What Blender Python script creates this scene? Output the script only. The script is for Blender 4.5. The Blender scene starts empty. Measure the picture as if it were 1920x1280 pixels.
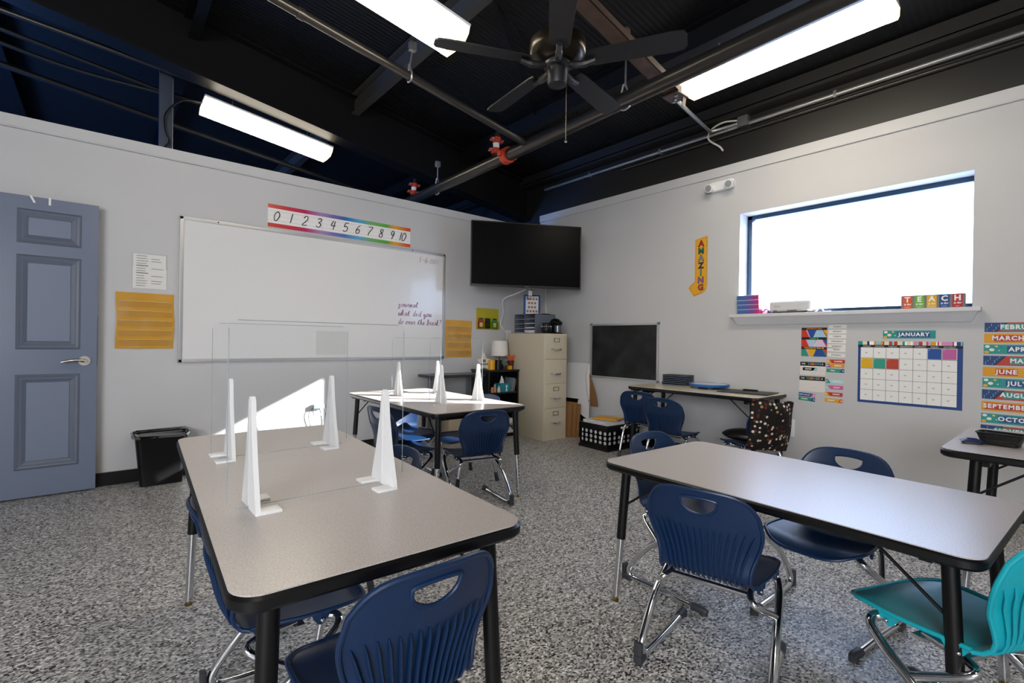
import bpy, bmesh, math, random
from mathutils import Vector, Matrix
random.seed(4)
SC = bpy.context.scene
COL = SC.collection
PI = math.pi

# ------------------------------------------------------------------ materials
def lin(h, k=1.0):
    h = h.lstrip('#')
    out = []
    for i in (0, 2, 4):
        c = int(h[i:i+2], 16) / 255
        c = c / 12.92 if c <= 0.04045 else ((c + 0.055) / 1.055) ** 2.4
        out.append(min(1.0, c * k))
    return (*out, 1.0)

MATS = {}
def pm(name, col, rough=0.5, metal=0.0, bump=0.0, bscale=200.0, spec=0.5, var=0.0, vscale=6.0, emit=None, estr=0.0, coat=0.0):
    """principled material with optional procedural bump and colour variation"""
    if name in MATS:
        return MATS[name]
    m = bpy.data.materials.new(name); m.use_nodes = True
    nt = m.node_tree; b = nt.nodes['Principled BSDF']
    c = lin(col) if isinstance(col, str) else col
    b.inputs['Base Color'].default_value = c
    b.inputs['Roughness'].default_value = rough
    b.inputs['Metallic'].default_value = metal
    b.inputs['Specular IOR Level'].default_value = spec
    b.inputs['Coat Weight'].default_value = coat
    if emit:
        b.inputs['Emission Color'].default_value = lin(emit)
        b.inputs['Emission Strength'].default_value = estr
    tc = nt.nodes.new('ShaderNodeTexCoord')
    if bump > 0:
        n = nt.nodes.new('ShaderNodeTexNoise'); n.inputs['Scale'].default_value = bscale; n.inputs['Detail'].default_value = 3
        nt.links.new(tc.outputs['Object'], n.inputs['Vector'])
        bu = nt.nodes.new('ShaderNodeBump'); bu.inputs['Strength'].default_value = bump; bu.inputs['Distance'].default_value = 0.002
        nt.links.new(n.outputs['Fac'], bu.inputs['Height']); nt.links.new(bu.outputs['Normal'], b.inputs['Normal'])
    if var > 0:
        n = nt.nodes.new('ShaderNodeTexNoise'); n.inputs['Scale'].default_value = vscale; n.inputs['Detail'].default_value = 4
        nt.links.new(tc.outputs['Object'], n.inputs['Vector'])
        mx = nt.nodes.new('ShaderNodeMix'); mx.data_type = 'RGBA'
        mx.inputs['A'].default_value = tuple(x * (1 - var) for x in c[:3]) + (1,)
        mx.inputs['B'].default_value = tuple(min(1, x * (1 + var)) for x in c[:3]) + (1,)
        nt.links.new(n.outputs['Fac'], mx.inputs['Factor']); nt.links.new(mx.outputs['Result'], b.inputs['Base Color'])
    MATS[name] = m
    return m

def paint(h, rough=0.45):
    return pm('print_' + h.lstrip('#'), h, rough)

def node_mat(name):
    m = bpy.data.materials.new(name); m.use_nodes = True
    MATS[name] = m
    return m, m.node_tree, m.node_tree.nodes['Principled BSDF']

def ramp(nt, stops, interp='LINEAR'):
    r = nt.nodes.new('ShaderNodeValToRGB'); r.color_ramp.interpolation = interp
    el = r.color_ramp.elements
    while len(el) < len(stops): el.new(0.5)
    for e, (p, c) in zip(el, stops): e.position = p; e.color = lin(c) if isinstance(c, str) else c
    return r

def mat_floor():
    m, nt, b = node_mat('epoxy_flake_floor')
    tc = nt.nodes.new('ShaderNodeTexCoord')
    mp = nt.nodes.new('ShaderNodeMapping'); mp.inputs['Scale'].default_value = (1.0, 1.25, 1.0); mp.inputs['Rotation'].default_value = (0, 0, 0.5)
    nz = nt.nodes.new('ShaderNodeTexNoise'); nz.inputs['Scale'].default_value = 90; nz.inputs['Detail'].default_value = 2
    nt.links.new(tc.outputs['Object'], mp.inputs['Vector']); nt.links.new(mp.outputs['Vector'], nz.inputs['Vector'])
    ad = nt.nodes.new('ShaderNodeMix'); ad.data_type = 'VECTOR'; ad.inputs['Factor'].default_value = 0.006
    nt.links.new(mp.outputs['Vector'], ad.inputs['A']); nt.links.new(nz.outputs['Color'], ad.inputs['B'])
    v = nt.nodes.new('ShaderNodeTexVoronoi'); v.inputs['Scale'].default_value = 125
    nt.links.new(ad.outputs['Result'], v.inputs['Vector'])
    sp = nt.nodes.new('ShaderNodeSeparateColor'); nt.links.new(v.outputs['Color'], sp.inputs['Color'])
    r = ramp(nt, [(0, '#1d1d20'), (0.13, '#5d5e62'), (0.25, '#878687'), (0.44, '#a9a7a5'), (0.68, '#c6c4c2'), (0.90, '#e6e5e4')], 'CONSTANT')
    nt.links.new(sp.outputs['Red'], r.inputs['Fac']); nt.links.new(r.outputs['Color'], b.inputs['Base Color'])
    b.inputs['Roughness'].default_value = 0.42
    bu = nt.nodes.new('ShaderNodeBump'); bu.inputs['Strength'].default_value = 0.35; bu.inputs['Distance'].default_value = 0.001
    nt.links.new(sp.outputs['Green'], bu.inputs['Height']); nt.links.new(bu.outputs['Normal'], b.inputs['Normal'])
    return m

def mat_deck():
    m, nt, b = node_mat('black_roof_deck')
    tc = nt.nodes.new('ShaderNodeTexCoord')
    w = nt.nodes.new('ShaderNodeTexWave'); w.bands_direction = 'Y'; w.inputs['Scale'].default_value = 7; w.inputs['Distortion'].default_value = 0.6
    w.inputs['Detail'].default_value = 1
    nt.links.new(tc.outputs['Object'], w.inputs['Vector'])
    bu = nt.nodes.new('ShaderNodeBump'); bu.inputs['Strength'].default_value = 0.25; bu.inputs['Distance'].default_value = 0.01
    nt.links.new(w.outputs['Fac'], bu.inputs['Height']); nt.links.new(bu.outputs['Normal'], b.inputs['Normal'])
    b.inputs['Base Color'].default_value = (0.006, 0.006, 0.007, 1)
    b.inputs['Roughness'].default_value = 0.45
    b.inputs['Specular IOR Level'].default_value = 0.35
    return m

def mat_laminate():
    m, nt, b = node_mat('grey_nebula_laminate')
    tc = nt.nodes.new('ShaderNodeTexCoord')
    n = nt.nodes.new('ShaderNodeTexNoise'); n.inputs['Scale'].default_value = 260; n.inputs['Detail'].default_value = 2
    nt.links.new(tc.outputs['Object'], n.inputs['Vector'])
    r = ramp(nt, [(0.3, '#a39b98'), (0.5, '#b5adaa'), (0.7, '#c1bab7')])
    nt.links.new(n.outputs['Fac'], r.inputs['Fac']); nt.links.new(r.outputs['Color'], b.inputs['Base Color'])
    b.inputs['Roughness'].default_value = 0.30
    b.inputs['Specular IOR Level'].default_value = 0.7
    return m

def mat_clear(name, tint=(0.992, 0.996, 0.998), gloss=0.008, edge=0.10):
    m, nt, b = node_mat(name)
    nt.nodes.remove(b)
    out = nt.nodes['Material Output']
    t = nt.nodes.new('ShaderNodeBsdfTransparent'); t.inputs['Color'].default_value = (*tint, 1)
    g = nt.nodes.new('ShaderNodeBsdfGlossy'); g.inputs['Roughness'].default_value = 0.02
    lw = nt.nodes.new('ShaderNodeLayerWeight'); lw.inputs['Blend'].default_value = 0.35
    mu = nt.nodes.new('ShaderNodeMath'); mu.operation = 'MULTIPLY_ADD'; mu.inputs[1].default_value = edge; mu.inputs[2].default_value = gloss
    mx = nt.nodes.new('ShaderNodeMixShader')
    nt.links.new(lw.outputs['Fresnel'], mu.inputs[0]); nt.links.new(mu.outputs[0], mx.inputs['Fac'])
    nt.links.new(t.outputs[0], mx.inputs[1]); nt.links.new(g.outputs[0], mx.inputs[2]); nt.links.new(mx.outputs[0], out.inputs['Surface'])
    return m

def mat_rainbow():
    m, nt, b = node_mat('rainbow_band')
    tc = nt.nodes.new('ShaderNodeTexCoord')
    sx = nt.nodes.new('ShaderNodeSeparateXYZ'); nt.links.new(tc.outputs['Generated'], sx.inputs['Vector'])
    n = nt.nodes.new('ShaderNodeTexNoise'); n.inputs['Scale'].default_value = 30; n.inputs['Detail'].default_value = 3
    nt.links.new(tc.outputs['Generated'], n.inputs['Vector'])
    ma = nt.nodes.new('ShaderNodeMath'); ma.operation = 'MULTIPLY_ADD'; ma.inputs[1].default_value = 0.06; nt.links.new(n.outputs['Fac'], ma.inputs[0])
    nt.links.new(sx.outputs['X'], ma.inputs[2])
    r = ramp(nt, [(0.02, '#c84a3a'), (0.14, '#c8383f'), (0.26, '#bc2a63'), (0.36, '#a888b8'), (0.44, '#7a6cb0'), (0.52, '#2b64ad'), (0.62, '#3a9cd0'), (0.72, '#58a048'), (0.84, '#3f9a2c'), (0.9, '#e0a020'), (1.0, '#d2481f')])
    nt.links.new(ma.outputs[0], r.inputs['Fac']); nt.links.new(r.outputs['Color'], b.inputs['Base Color'])
    b.inputs['Roughness'].default_value = 0.25
    return m

def mat_spots(name, base, spots, scale=40, rough=0.8):
    """fabric printed with scattered round dots and short strokes"""
    m, nt, b = node_mat(name)
    tc = nt.nodes.new('ShaderNodeTexCoord')
    v = nt.nodes.new('ShaderNodeTexVoronoi'); v.inputs['Scale'].default_value = scale
    nt.links.new(tc.outputs['Object'], v.inputs['Vector'])
    lt = nt.nodes.new('ShaderNodeMath'); lt.operation = 'LESS_THAN'; lt.inputs[1].default_value = 0.36
    nt.links.new(v.outputs['Distance'], lt.inputs[0])
    sp = nt.nodes.new('ShaderNodeSeparateColor'); nt.links.new(v.outputs['Color'], sp.inputs['Color'])
    r = ramp(nt, [(i / len(spots), s) for i, s in enumerate(spots)], 'CONSTANT')
    nt.links.new(sp.outputs['Red'], r.inputs['Fac'])
    mx = nt.nodes.new('ShaderNodeMix'); mx.data_type = 'RGBA'; mx.inputs['A'].default_value = lin(base)
    nt.links.new(lt.outputs[0], mx.inputs['Factor']); nt.links.new(r.outputs['Color'], mx.inputs['B'])
    nt.links.new(mx.outputs['Result'], b.inputs['Base Color']); b.inputs['Roughness'].default_value = rough
    return m

def mat_mesh(name, col, scale, cut):
    """woven wire: see-through grid"""
    m, nt, b = node_mat(name)
    out = nt.nodes['Material Output']
    tc = nt.nodes.new('ShaderNodeTexCoord')
    v = nt.nodes.new('ShaderNodeTexVoronoi'); v.inputs['Scale'].default_value = scale; v.inputs['Randomness'].default_value = 0.0
    nt.links.new(tc.outputs['Object'], v.inputs['Vector'])
    lt = nt.nodes.new('ShaderNodeMath'); lt.operation = 'LESS_THAN'; lt.inputs[1].default_value = cut
    nt.links.new(v.outputs['Distance'], lt.inputs[0])
    t = nt.nodes.new('ShaderNodeBsdfTransparent'); mx = nt.nodes.new('ShaderNodeMixShader')
    b.inputs['Base Color'].default_value = lin(col); b.inputs['Roughness'].default_value = 0.5
    nt.links.new(lt.outputs[0], mx.inputs['Fac']); nt.links.new(b.outputs[0], mx.inputs[1]); nt.links.new(t.outputs[0], mx.inputs[2])
    nt.links.new(mx.outputs[0], out.inputs['Surface'])
    return m

WALL = pm('painted_wall', '#c2c2c4', 0.62, bump=0.25, bscale=160, var=0.015, vscale=3)
WALLTOP = pm('painted_wall_board', '#c6c6c8', 0.6, bump=0.1, bscale=160)
FLOOR = mat_floor(); DECK = mat_deck(); LAM = mat_laminate()
BEAM = pm('black_painted_steel', (0.0055, 0.0055, 0.0065, 1), 0.5, bump=0.3, bscale=30, spec=0.25)
BEAM2 = pm('black_painted_panel', (0.011, 0.0105, 0.010, 1), 0.5, bump=0.2, bscale=14)
PURLIN = pm('grey_purlin_steel', (0.05, 0.046, 0.04, 1), 0.5, bump=0.2, bscale=40)
RUST = pm('rusty_steel', '#4a382e', 0.7, bump=0.5, bscale=60, var=0.5, vscale=14)
PIPE = pm('dark_pipe', (0.075, 0.07, 0.066, 1), 0.3, metal=0.8)
GALV = pm('galvanised_metal', '#a9abad', 0.35, metal=0.8)
CHROME = pm('chrome_tube', '#d9dadc', 0.12, metal=1.0)
BLACKMETAL = pm('black_powder_coat', '#050507', 0.42, spec=0.35)
BLACKPL = pm('black_plastic', '#060608', 0.38, spec=0.35)
EDGE = pm('black_edge_band', '#07070a', 0.4, bump=0.15, bscale=90, spec=0.35)
GLIDE = pm('grey_glide_plastic', '#33353a', 0.5)
NAVY = pm('navy_chair_plastic', '#08264a', 0.38, bump=0.12, bscale=500)
TEAL = pm('teal_chair_plastic', '#0ea0b0', 0.38, bump=0.12, bscale=500)
WHITE = pm('white_plastic', '#e9e9ea', 0.35)
PAPER = pm('white_paper', '#ecebea', 0.6)
CREAM = pm('putty_steel', '#beb4a0', 0.45, bump=0.08, bscale=120)
CREAM2 = pm('putty_steel_front', '#c6bca8', 0.42)
DOORM = pm('slate_door_paint', '#6e788e', 0.4)
DOORD = pm('slate_door_groove', '#575f70', 0.45)
NICKEL = pm('brushed_nickel', '#c9c2b8', 0.28, metal=1.0)
RED = pm('red_coupling', '#b8391f', 0.45, bump=0.2)
ORANGE = pm('orange_pencil', '#d9591c', 0.5)
YEL = pm('yellow_pocket_vinyl', '#c8932a', 0.32, bump=0.5, bscale=24)
YELG = pm('yellow_green_vinyl', '#b5a90f', 0.35, bump=0.4, bscale=24)
CLEAR = mat_clear('clear_acrylic'); GLASS = mat_clear('window_glass', (0.98, 0.99, 1), 0.02, 0.2)
VINYL = mat_clear('clear_vinyl', (0.98, 0.98, 0.97), 0.06, 0.35)
ACEDGE = pm('acrylic_edge', '#9aa3a8', 0.2)
KRAFT = pm('kraft_cardboard', '#8a6238', 0.75, bump=0.2, bscale=60)
BAGLINER = mat_clear('bin_liner', (0.6, 0.62, 0.64), 0.35, 0.5)
DIFF = pm('glowing_diffuser', '#fff6e0', 0.4, emit='#fff3dc', estr=15.0)
LENS = pm('lamp_end_lens', '#e9dcb4', 0.3, emit='#ffe9b0', estr=1.6)
RAIN = mat_rainbow()

# ------------------------------------------------------------------ mesh helper
def T(x=0, y=0, z=0): return Matrix.Translation((x, y, z))
def RZ(d): return Matrix.Rotation(math.radians(d), 4, 'Z')
def RX(d): return Matrix.Rotation(math.radians(d), 4, 'X')
def RY(d): return Matrix.Rotation(math.radians(d), 4, 'Y')
def wall_r(y, z, off=0.002):   # frame on the window wall: u runs along -y, v up, w into the room
    return Matrix(((0, 0, -1, -off), (-1, 0, 0, y), (0, 1, 0, z), (0, 0, 0, 1)))
def wall_l(x, z, off=0.002):   # frame on the whiteboard wall: u along +x, v up, w into the room
    return Matrix(((1, 0, 0, x), (0, 0, -1, -off), (0, 1, 0, z), (0, 0, 0, 1)))

def spline(pts, n=6, closed=False):
    P = [Vector(p) for p in pts]; out = []
    N = len(P)
    rng = range(N if closed else N - 1)
    for i in rng:
        p0 = P[(i - 1) % N] if closed or i > 0 else P[0] * 2 - P[1]
        p1 = P[i]; p2 = P[(i + 1) % N]
        p3 = P[(i + 2) % N] if closed or i + 2 < N else P[-1] * 2 - P[-2]
        for k in range(n):
            t = k / n
            out.append(0.5 * ((2 * p1) + (p2 - p0) * t + (2 * p0 - 5 * p1 + 4 * p2 - p3) * t * t + (3 * p1 - p0 - 3 * p2 + p3) * t ** 3))
    if not closed: out.append(P[-1])
    return out

def rrect(x0, x1, y0, y1, r, n=5):
    pts = []
    for cx, cy, a in ((x1 - r, y1 - r, 0), (x0 + r, y1 - r, 90), (x0 + r, y0 + r, 180), (x1 - r, y0 + r, 270)):
        for k in range(n + 1):
            t = math.radians(a + 90 * k / n)
            pts.append((cx + r * math.cos(t), cy + r * math.sin(t)))
    return pts

class MB:
    def __init__(s, M=None):
        s.bm = bmesh.new(); s.M = M or Matrix.Identity(4); s.mats = []; s.cur = 0
    def mat(s, m):
        if m not in s.mats: s.mats.append(m)
        s.cur = s.mats.index(m); return s
    def v(s, p): return s.bm.verts.new(s.M @ Vector(p))
    def f(s, vs):
        try:
            fa = s.bm.faces.new(vs); fa.material_index = s.cur; return fa
        except ValueError: return None
    def box(s, x0, x1, y0, y1, z0, z1):
        v = [s.v((x, y, z)) for z in (z0, z1) for y in (y0, y1) for x in (x0, x1)]
        for q in ((0, 2, 3, 1), (4, 5, 7, 6), (0, 1, 5, 4), (2, 6, 7, 3), (0, 4, 6, 2), (1, 3, 7, 5)): s.f([v[i] for i in q])
        return s
    def bbox(s, x0, x1, y0, y1, z0, z1, b=0.004):   # chamfered box
        bm2 = bmesh.new()
        bmesh.ops.create_cube(bm2, size=1)
        for w in bm2.verts: w.co = Vector(((x0 + x1) / 2 + w.co.x * (x1 - x0), (y0 + y1) / 2 + w.co.y * (y1 - y0), (z0 + z1) / 2 + w.co.z * (z1 - z0)))
        bmesh.ops.bevel(bm2, geom=list(bm2.edges), offset=b, segments=2, profile=0.7, affect='EDGES')
        mp = {}
        for w in bm2.verts: mp[w.index] = None
        bm2.verts.index_update()
        mp = [s.v(w.co) for w in bm2.verts]
        for fa in bm2.faces: s.f([mp[w.index] for w in fa.verts])
        bm2.free(); return s
    def prism(s, poly, z0, z1, b=0.0):
        if b > 0:
            c = [sum(p[0] for p in poly) / len(poly), sum(p[1] for p in poly) / len(poly)]
            def off(d):
                out = []
                n = len(poly)
                for i in range(n):
                    p0 = Vector(poly[i - 1]); p1 = Vector(poly[i]); p2 = Vector(poly[(i + 1) % n])
                    e1 = (p1 - p0); e2 = (p2 - p1)
                    n1 = Vector((e1.y, -e1.x)).normalized(); n2 = Vector((e2.y, -e2.x)).normalized()
                    nn = (n1 + n2)
                    nn = nn / max(0.3, nn.length_squared / 2) if nn.length > 1e-6 else n1
                    out.append((p1 - nn * d).to_tuple())
                return out
            rings = [(off(b), z0), (poly, z0 + b), (poly, z1 - b), (off(b), z1)]
        else:
            rings = [(poly, z0), (poly, z1)]
        R = [[s.v((p[0], p[1], z)) for p in pl] for pl, z in rings]
        n = len(poly)
        for a, c in zip(R, R[1:]):
            for i in range(n): s.f((a[i], a[(i + 1) % n], c[(i + 1) % n], c[i]))
        s.f(list(reversed(R[0]))); s.f(R[-1]); return s
    def poly(s, pts, w=0.0):
        s.f([s.v((p[0], p[1], p[2] if len(p) > 2 else w)) for p in pts]); return s
    def rect(s, u0, u1, v0, v1, w=0.0): return s.poly([(u0, v0), (u1, v0), (u1, v1), (u0, v1)], w)
    def disc(s, u, v, r, w=0.0, n=14, ry=None):
        return s.poly([(u + r * math.cos(2 * PI * k / n), v + (ry or r) * math.sin(2 * PI * k / n)) for k in range(n)], w)
    def tube(s, pts, r, n=10, caps=True, closed=False):
        P = [Vector(p) for p in pts]; m = len(P)
        rad = r if isinstance(r, (list, tuple)) else [r] * m
        t0 = (P[1] - P[0]).normalized()
        nrm = t0.orthogonal().normalized(); rings = []
        prev = t0
        for i in range(m):
            if closed: t = (P[(i + 1) % m] - P[i - 1]).normalized()
            elif i == 0: t = t0
            elif i == m - 1: t = (P[-1] - P[-2]).normalized()
            else: t = ((P[i + 1] - P[i]).normalized() + (P[i] - P[i - 1]).normalized()).normalized()
            q = prev.rotation_difference(t); nrm = (q @ nrm).normalized(); prev = t
            bi = t.cross(nrm)
            rings.append([s.v(P[i] + (nrm * math.cos(2 * PI * k / n) + bi * math.sin(2 * PI * k / n)) * rad[i]) for k in range(n)])
        for a, c in list(zip(rings, rings[1:])) + ([(rings[-1], rings[0])] if closed else []):
            for k in range(n): s.f((a[k], a[(k + 1) % n], c[(k + 1) % n], c[k]))
        if caps and not closed:
            s.f(list(reversed(rings[0]))); s.f(rings[-1])
        return s
    def cyl(s, p, q, r, n=16, r2=None): return s.tube([p, q], [r, r2 if r2 is not None else r], n)
    def lathe(s, prof, n=24, c=(0, 0, 0)):
        rings = []
        for r, z in prof:
            if r < 1e-6: rings.append([s.v((c[0], c[1], c[2] + z))])
            else: rings.append([s.v((c[0] + r * math.cos(2 * PI * k / n), c[1] + r * math.sin(2 * PI * k / n), c[2] + z)) for k in range(n)])
        for a, b in zip(rings, rings[1:]):
            for k in range(n):
                k2 = (k + 1) % n
                if len(a) == 1 and len(b) == 1: continue
                if len(a) == 1: s.f((a[0], b[k2], b[k]))
                elif len(b) == 1: s.f((a[k], a[k2], b[0]))
                else: s.f((a[k], a[k2], b[k2], b[k]))
        return s
    def ball(s, c, rx, ry=None, rz=None, n=16, m=10):
        ry = ry or rx; rz = rz or rx
        rings = []
        for i in range(m + 1):
            a = -PI / 2 + PI * i / m
            if i in (0, m): rings.append([s.v((c[0], c[1], c[2] + rz * math.sin(a)))])
            else: rings.append([s.v((c[0] + rx * math.cos(a) * math.cos(2 * PI * k / n), c[1] + ry * math.cos(a) * math.sin(2 * PI * k / n), c[2] + rz * math.sin(a))) for k in range(n)])
        for a, b in zip(rings, rings[1:]):
            for k in range(n):
                k2 = (k + 1) % n
                if len(a) == 1: s.f((a[0], b[k2], b[k]))
                elif len(b) == 1: s.f((a[k], a[k2], b[0]))
                else: s.f((a[k], a[k2], b[k2], b[k]))
        return s
    def grid(s, fn, nu, nv):
        V = [[s.v(fn(i / nu, j / nv)) for i in range(nu + 1)] for j in range(nv + 1)]
        for j in range(nv):
            for i in range(nu): s.f((V[j][i], V[j][i + 1], V[j + 1][i + 1], V[j + 1][i]))
        return V
    def text(s, txt, size, u, v, w=0.0, align='CENTER', bold=0.0, shear=0.0, space=1.0):
        cu = bpy.data.curves.new('lettering', 'FONT'); cu.body = txt; cu.size = size; cu.align_x = align; cu.align_y = 'CENTER'
        cu.offset = bold; cu.shear = shear; cu.space_character = space; cu.resolution_u = 2
        o = bpy.data.objects.new('lettering', cu); COL.objects.link(o)
        dg = bpy.context.evaluated_depsgraph_get(); me = o.evaluated_get(dg).to_mesh()
        vs = [s.v((p.co.x + u, p.co.y + v, w)) for p in me.vertices]
        for p in me.polygons: s.f([vs[i] for i in p.vertices])
        o.evaluated_get(dg).to_mesh_clear(); bpy.data.objects.remove(o); bpy.data.curves.remove(cu)
        return s
    def build(s, name, parent=None, mat=None, smooth=True, angle=38, recalc=True, solid=0.0, weld=False):
        if weld: bmesh.ops.remove_doubles(s.bm, verts=list(s.bm.verts), dist=0.0004)
        if recalc: bmesh.ops.recalc_face_normals(s.bm, faces=list(s.bm.faces))
        if solid: bmesh.ops.solidify(s.bm, geom=list(s.bm.faces), thickness=solid)
        me = bpy.data.meshes.new(name); s.bm.to_mesh(me); s.bm.free()
        for m in ([mat] if mat else s.mats): me.materials.append(m)
        if smooth:
            me.polygons.foreach_set('use_smooth', [True] * len(me.polygons)); me.set_sharp_from_angle(angle=math.radians(angle))
        o = bpy.data.objects.new(name, me); COL.objects.link(o)
        if parent: o.parent = parent
        return o

def tag(o, label=None, cat=None, group=None, kind=None):
    if label: o['label'] = label
    if cat: o['category'] = cat
    if group: o['group'] = group
    if kind: o['kind'] = kind
    return o
def thing(name, label, cat, loc=(0, 0, 0), rz=0.0, group=None):
    o = bpy.data.objects.new(name, None); COL.objects.link(o); o.empty_display_size = 0.1
    o.location = loc; o.rotation_euler = (0, 0, math.radians(rz))
    return tag(o, label, cat, group)
def struct(o): return tag(o, kind='structure')
def plant(o, loc, rz=0.0):
    o.location = loc; o.rotation_euler = (0, 0, math.radians(rz)); return o
def dup(root, loc, rz, label, group=None):
    def cp(o, par):
        c = o.copy(); COL.objects.link(c); c.parent = par
        for ch in list(o.children): cp(ch, c)
        return c
    r = cp(root, None); r.location = loc; r.rotation_euler = (0, 0, math.radians(rz)); r['label'] = label
    if group: r['group'] = group
    return r

# single-stroke letters for handwriting, drawn on a 0..1 grid (x, y)
STROKE = {
 '0': [[(.5, 1), (.15, .75), (.1, .4), (.3, .02), (.6, .02), (.85, .35), (.85, .7), (.5, 1)]],
 '1': [[(.5, 1), (.5, 0)]],
 '2': [[(.15, .75), (.35, .98), (.65, .98), (.8, .75), (.6, .45), (.1, 0), (.9, 0)]],
 '3': [[(.15, .85), (.4, 1), (.7, .95), (.75, .7), (.4, .53), (.8, .4), (.8, .12), (.45, 0), (.1, .15)]],
 '4': [[(.35, 1), (.15, .45), (.9, .45)], [(.7, .95), (.65, 0)]],
 '5': [[(.85, 1), (.3, 1), (.2, .55), (.55, .62), (.85, .4), (.75, .1), (.4, 0), (.1, .12)]],
 '6': [[(.75, 1), (.35, .7), (.15, .3), (.35, 0), (.7, .05), (.85, .3), (.6, .5), (.2, .35)]],
 '7': [[(.1, 1), (.9, 1), (.45, .4), (.3, 0)]],
 '8': [[(.5, .52), (.2, .75), (.45, 1), (.75, .85), (.6, .55), (.2, .3), (.3, 0), (.7, .02), (.8, .28), (.5, .52)]],
 '9': [[(.8, .75), (.5, 1), (.2, .8), (.3, .52), (.6, .5), (.8, .8), (.7, .4), (.5, 0)]],
 '-': [[(.2, .45), (.7, .45)]],
 'a': [[(.75, .5), (.4, .52), (.15, .25), (.3, 0), (.6, .1), (.75, .5), (.75, .1), (1, .05)]],
 'b': [[(0, .1), (.35, .7), (.3, 1), (.15, .8), (.2, 0), (.5, 0), (.7, .25), (.5, .48), (.8, .42)]],
 'd': [[(.7, .5), (.35, .5), (.15, .2), (.35, 0), (.65, .15), (.75, 1), (.7, .1), (1, .05)]],
 'e': [[(0, .05), (.6, .3), (.5, .5), (.25, .45), (.2, .1), (.5, 0), (.95, .12)]],
 'h': [[(0, .1), (.35, .7), (.3, 1), (.15, .8), (.15, 0), (.35, .45), (.6, .42), (.65, .05), (.95, .05)]],
 'i': [[(0, .05), (.4, .5), (.4, .05), (.8, .05)], [(.45, .72), (.47, .75)]],
 'j': [[(0, .1), (.5, .5), (.4, -.35), (.15, -.3), (.8, .1)]],
 'k': [[(0, .1), (.35, .8), (.25, 1), (.15, .8), (.15, 0), (.3, .4), (.6, .5), (.3, .25), (.7, 0), (.95, .08)]],
 'l': [[(0, .1), (.5, .8), (.4, 1), (.25, .8), (.3, .1), (.8, .05)]],
 'n': [[(0, .1), (.15, .48), (.2, 0), (.4, .45), (.6, .45), (.65, .05), (1, .05)]],
 'o': [[(.6, .5), (.2, .4), (.2, .05), (.55, .02), (.7, .35), (.5, .5), (1, .45)]],
 'r': [[(0, .1), (.3, .55), (.6, .42), (.6, .05), (.95, .05)]],
 't': [[(0, .05), (.45, .9), (.35, .1), (.8, .05)], [(.15, .62), (.7, .66)]],
 'u': [[(0, .1), (.15, .5), (.2, .05), (.5, .08), (.65, .5), (.65, .05), (1, .05)]],
 'v': [[(0, .4), (.2, .5), (.4, 0), (.7, .45), (1, .42)]],
 'w': [[(0, .1), (.1, .5), (.2, .02), (.45, .08), (.5, .45), (.6, .02), (.85, .1), (.85, .48), (1, .45)]],
 'y': [[(0, .1), (.15, .5), (.25, .1), (.55, .1), (.7, .5), (.5, -.4), (.25, -.3), (.9, .1)]],
 '?': [[(.2, .8), (.5, 1), (.75, .8), (.45, .5), (.45, .3)], [(.44, .05), (.47, .02)]],
}
def handwrite(mb, txt, u, v, h, w, adv=0.62, slant=0.2, r=0.003):
    for ch in txt:
        for st in STROKE.get(ch, []):
            pts = spline([(u + (x * adv + y * slant) * h, v + y * h, w) for x, y in st], 4) if len(st) > 2 else [(u + (x * adv + y * slant) * h, v + y * h, w) for x, y in st]
            mb.tube(pts, r, 4)
        u += h * adv * (1.0 if ch != ' ' else 0.8)
    return u

# ------------------------------------------------------------------ setting
XB, YB = -8.2, -7.6        # walls behind the camera
YF = 6.2                   # far end of the hall beyond the partition
def roof_z(x): return 3.46 - 0.14 * x

mb = MB(); mb.box(XB, 0.3, YB, YF, -0.1, 0.0); struct(mb.build('floor', mat=FLOOR))
# partition wall with the whiteboard, open above
mb = MB(); mb.box(XB, 0.0, 0.0, 0.12, 0.0, 2.585); wl = struct(mb.build('wall_left', mat=WALL))
mb = MB(); mb.box(XB, -0.02, -0.014, 0.134, 2.585, 2.665); struct(mb.build('trim_1', mat=WALLTOP))
mb = MB(); mb.tube([(XB, -0.014, 2.582), (-0.02, -0.014, 2.582)], 0.007, 8); struct(mb.build('trim_2', mat=WALLTOP))
# window wall built round its opening
WY0, WY1, WZ0, WZ1 = -4.294, -2.665, 1.432, 2.392
mb = MB()
mb.box(0, 0.24, YB, WY0, 0, 2.80); mb.box(0, 0.24, WY1, 0.12, 0, 2.80); mb.box(0, 0.24, WY0, WY1, 0, WZ0); mb.box(0, 0.24, WY0, WY1, WZ1, 2.80)
struct(mb.build('wall_right', mat=WALL))
mb = MB(); mb.box(-0.012, 0.17, YB, 0.12, 2.805, 2.89); struct(mb.build('trim_3', mat=WALLTOP))
mb = MB(); mb.tube([(-0.012, YB, 2.80), (-0.012, 0.0, 2.80)], 0.006, 8); struct(mb.build('trim_4', mat=WALLTOP))
mb = MB(); mb.box(0.0, 0.17, YB, YF, 2.89, 3.6); mb.box(0.0, 0.17, 0.12, YF, 0, 2.89); struct(mb.build('wall_right_upper', mat=BEAM2))
mb = MB(); mb.box(XB - 0.15, XB, YB, YF, 0, 4.8); struct(mb.build('wall_side', mat=WALL))
mb = MB(); mb.box(XB, 0.17, YB - 0.15, YB, 0, 4.8); struct(mb.build('wall_back', mat=WALL))
mb = MB(); mb.box(XB, 0.17, YF, YF + 0.15, 0, 4.8); struct(mb.build('wall_front', mat=pm('far_wall_panel', (0.05, 0.06, 0.08, 1), 0.6)))
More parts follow.
